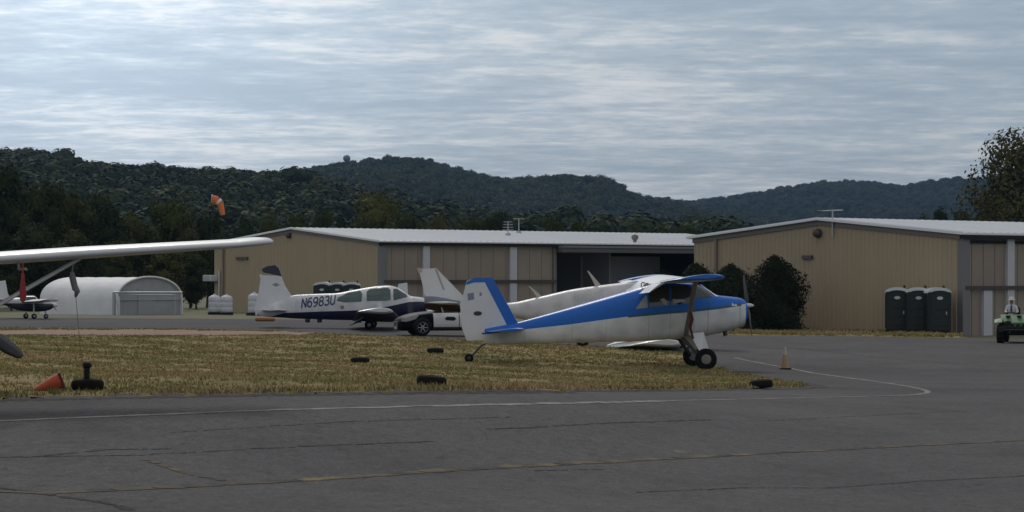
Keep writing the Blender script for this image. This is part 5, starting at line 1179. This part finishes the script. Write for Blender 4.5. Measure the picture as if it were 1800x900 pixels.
def utv():
    D = 109.0; px = 1795; x = (px-CX)/F*D; z = g(x, D); rz = R(-90-16); t = thing('utility_vehicle', 'green open off-road utility vehicle with knobbly black tyres at the right frame edge', 'vehicle', (x, D, z), rz); t.scale = (1.18, 1.18, 1.18)
    gr = mat('green_plastic', (.045, .20, .05), .4, noise=.35, nscale=5, col2=(.02, .08, .025)); gl = mat('pale_green_top', (.085, .19, .08), .5, noise=.4, nscale=4)
    for sx_ in (1, -1):
        for sd in (-1, 1):
            c = (.95*sx_, sd*.66, .33); r, w = .33, .27; m = MB(); m.revolve([(r*.5, -w*.45), (r*.85, -w*.5), (r, -w*.38), (r, w*.38), (r*.85, w*.5), (r*.5, w*.45)], 'Y', 24, c=c)
            for k in range(16):
                a = 2*math.pi*k/16; m.box((c[0]+r*math.cos(a), c[1]+(-.06 if k % 2 else .06), c[2]+r*math.sin(a)), (.05, .12, .05))
            wl = m.build('wheel', RUBBER, t); m = MB(); m.revolve([(.02, -w*.4), (r*.5, -w*.42), (r*.5, w*.42), (.02, w*.4)], 'Y', 16, c=c); m.build('rim', DKMETAL, wl)
            m = MB(); ar = [(c[0]+.43*math.cos(a), .36+.40*math.sin(a)) for a in np.linspace(.15, math.pi-.15, 10)]; ar2 = [(c[0]+.39*math.cos(a), .36+.36*math.sin(a)) for a in np.linspace(math.pi-.15, .15, 10)]
            m.prism(ar+ar2, .24, 'XZ', sd*.60); m.build('mudguard', BLACK, t)
    m = MB(); m.box((0, 0, .38), (2.5, 1.0, .18), bev=.05); m.box((-.15, 0, .5), (1.3, 1.3, .12), bev=.04); m.build('chassis', BLACK, t)
    m = MB(); m.loft([[(1.38, -.48, .55), (1.38, .48, .55), (1.38, .42, .72), (1.38, -.42, .72)], [(1.0, -.62, .52), (1.0, .62, .52), (1.0, .58, .88), (1.0, -.58, .88)], [(.55, -.66, .5), (.55, .66, .5), (.55, .62, 1.0), (.55, -.62, 1.0)]], smooth=False); m.build('front_cowl', gr, t)
    m = MB()
    for k in range(5): m.prism([(-.42+.21*k-.09, .56), (-.42+.21*k+.09, .56), (-.42+.21*k+.05, .70), (-.42+.21*k-.05, .70)], .05, 'YZ', 1.375)
    m.box((1.2, 0, .52), (.5, 1.1, .2), bev=.04); m.build('grille', BLACK, t)
    m = MB(); m.loft([[(1.40, -.44, .72), (1.40, .44, .72), (1.40, .42, .76), (1.40, -.42, .76)], [(1.0, -.66, .88), (1.0, .66, .88), (1.0, .64, .92), (1.0, -.64, .92)], [(.5, -.72, .99), (.5, .72, .99), (.5, .70, 1.04), (.5, -.70, 1.04)]], smooth=False); m.build('hood', gl, t)
    m = MB()
    for q in (-.4, .0, .4): m.box((.85, q, .985), (.5, .16, .05), bev=.02)
    for sd in (-1, 1): m.box((1.33, sd*.36, .74), (.16, .26, .16), bev=.05)
    m.build('hood_inset', BLACK, t)
    for sd in (-1, 1):
        m = MB(); m.loft([[(1.30, sd*.58, .74), (1.30, sd*.86, .70), (1.30, sd*.86, .74), (1.30, sd*.58, .78)], [(.98, sd*.6, .88), (.98, sd*.88, .82), (.98, sd*.88, .86), (.98, sd*.6, .92)], [(.55, sd*.6, .82), (.55, sd*.84, .74), (.55, sd*.84, .78), (.55, sd*.6, .86)]], smooth=False); m.build('fender', gl, t)
        m = MB(); m.box((1.37, sd*.3, .66), (.06, .2, .09), bev=.02); m.build('headlight', BLACK, t)
    m = MB(); m.tube((1.42, -.5, .5), (1.42, .5, .5), .035); m.tube((1.42, -.3, .38), (1.42, -.3, .68), .03); m.tube((1.42, .3, .38), (1.42, .3, .68), .03); m.build('bumper_bar', DKMETAL, t)
    for sd in (-1, 1): m = MB(); m.box((-.25, sd*.35, .72), (.5, .56, .24), bev=.05); m.box((-.55, sd*.35, 1.0), (.14, .54, .6), bev=.05); m.build('seat', BLACK, t)
    m = MB(); m.box((-1.15, 0, .78), (.85, 1.3, .34), bev=.04); m.build('cargo_bed', BLACK, t)
    m = MB(); m.path([(.22, -.35+.16*math.cos(a), .98+.13*math.sin(a)) for a in np.linspace(0, 6.283, 17)], .018, 6); m.tube((.24, -.35, .98), (.5, -.35, .8), .02); m.build('steering_wheel', BLACK, t)
    M = Matrix.Translation((x, D, z)) @ Matrix.Rotation(rz, 4, 'Z') @ Matrix.Scale(1.18, 4)
    shirt = mat('white_shirt', (.62, .63, .66), .85, noise=.2, nscale=8); jeans = mat('dark_jeans', (.03, .04, .07), .9); skn = mat('skin', (.32, .17, .11), .6); hat = mat('straw_white_hat', (.62, .58, .5), .8); blue = mat('blue_tie', (.05, .06, .22), .8)
    a = skin_figure(M @ Vector((-.12, -.35, .92)), rz, shirt, jeans, skn, hat, 'person in a white shirt and white brimmed hat sitting in the green vehicle')
    b = MB(); b.prism([(-.03, .54), (.03, .54), (.05, .28), (0, .22), (-.05, .28)], .02, 'YZ', .245); b.build('tie', blue, a)
    b = skin_figure(M @ Vector((-.12, .35, .90)), rz, mat('pale_shirt', (.5, .5, .5), .85), jeans, skn, hat, 'second person in a pale shirt beside the driver, cut by the right frame edge', hat=False)
utv()

# ------------------------------------------------------------------ air: the far hills fade a little to blue
def haze():
    m = bpy.data.materials.new('haze_air'); m.use_nodes = True; nt = m.node_tree; nt.nodes.clear()
    o = nt.nodes.new('ShaderNodeOutputMaterial'); v = nt.nodes.new('ShaderNodeVolumePrincipled'); v.inputs['Color'].default_value = (.30, .50, .80, 1); v.inputs['Density'].default_value = .00008; v.inputs['Anisotropy'].default_value = .2
    nt.links.new(v.outputs[0], o.inputs['Volume'])
    b = MB(); b.box((0, 2150, 140), (4400, 4700, 300)); h = b.build('haze', m); h['kind'] = 'stuff'
haze()
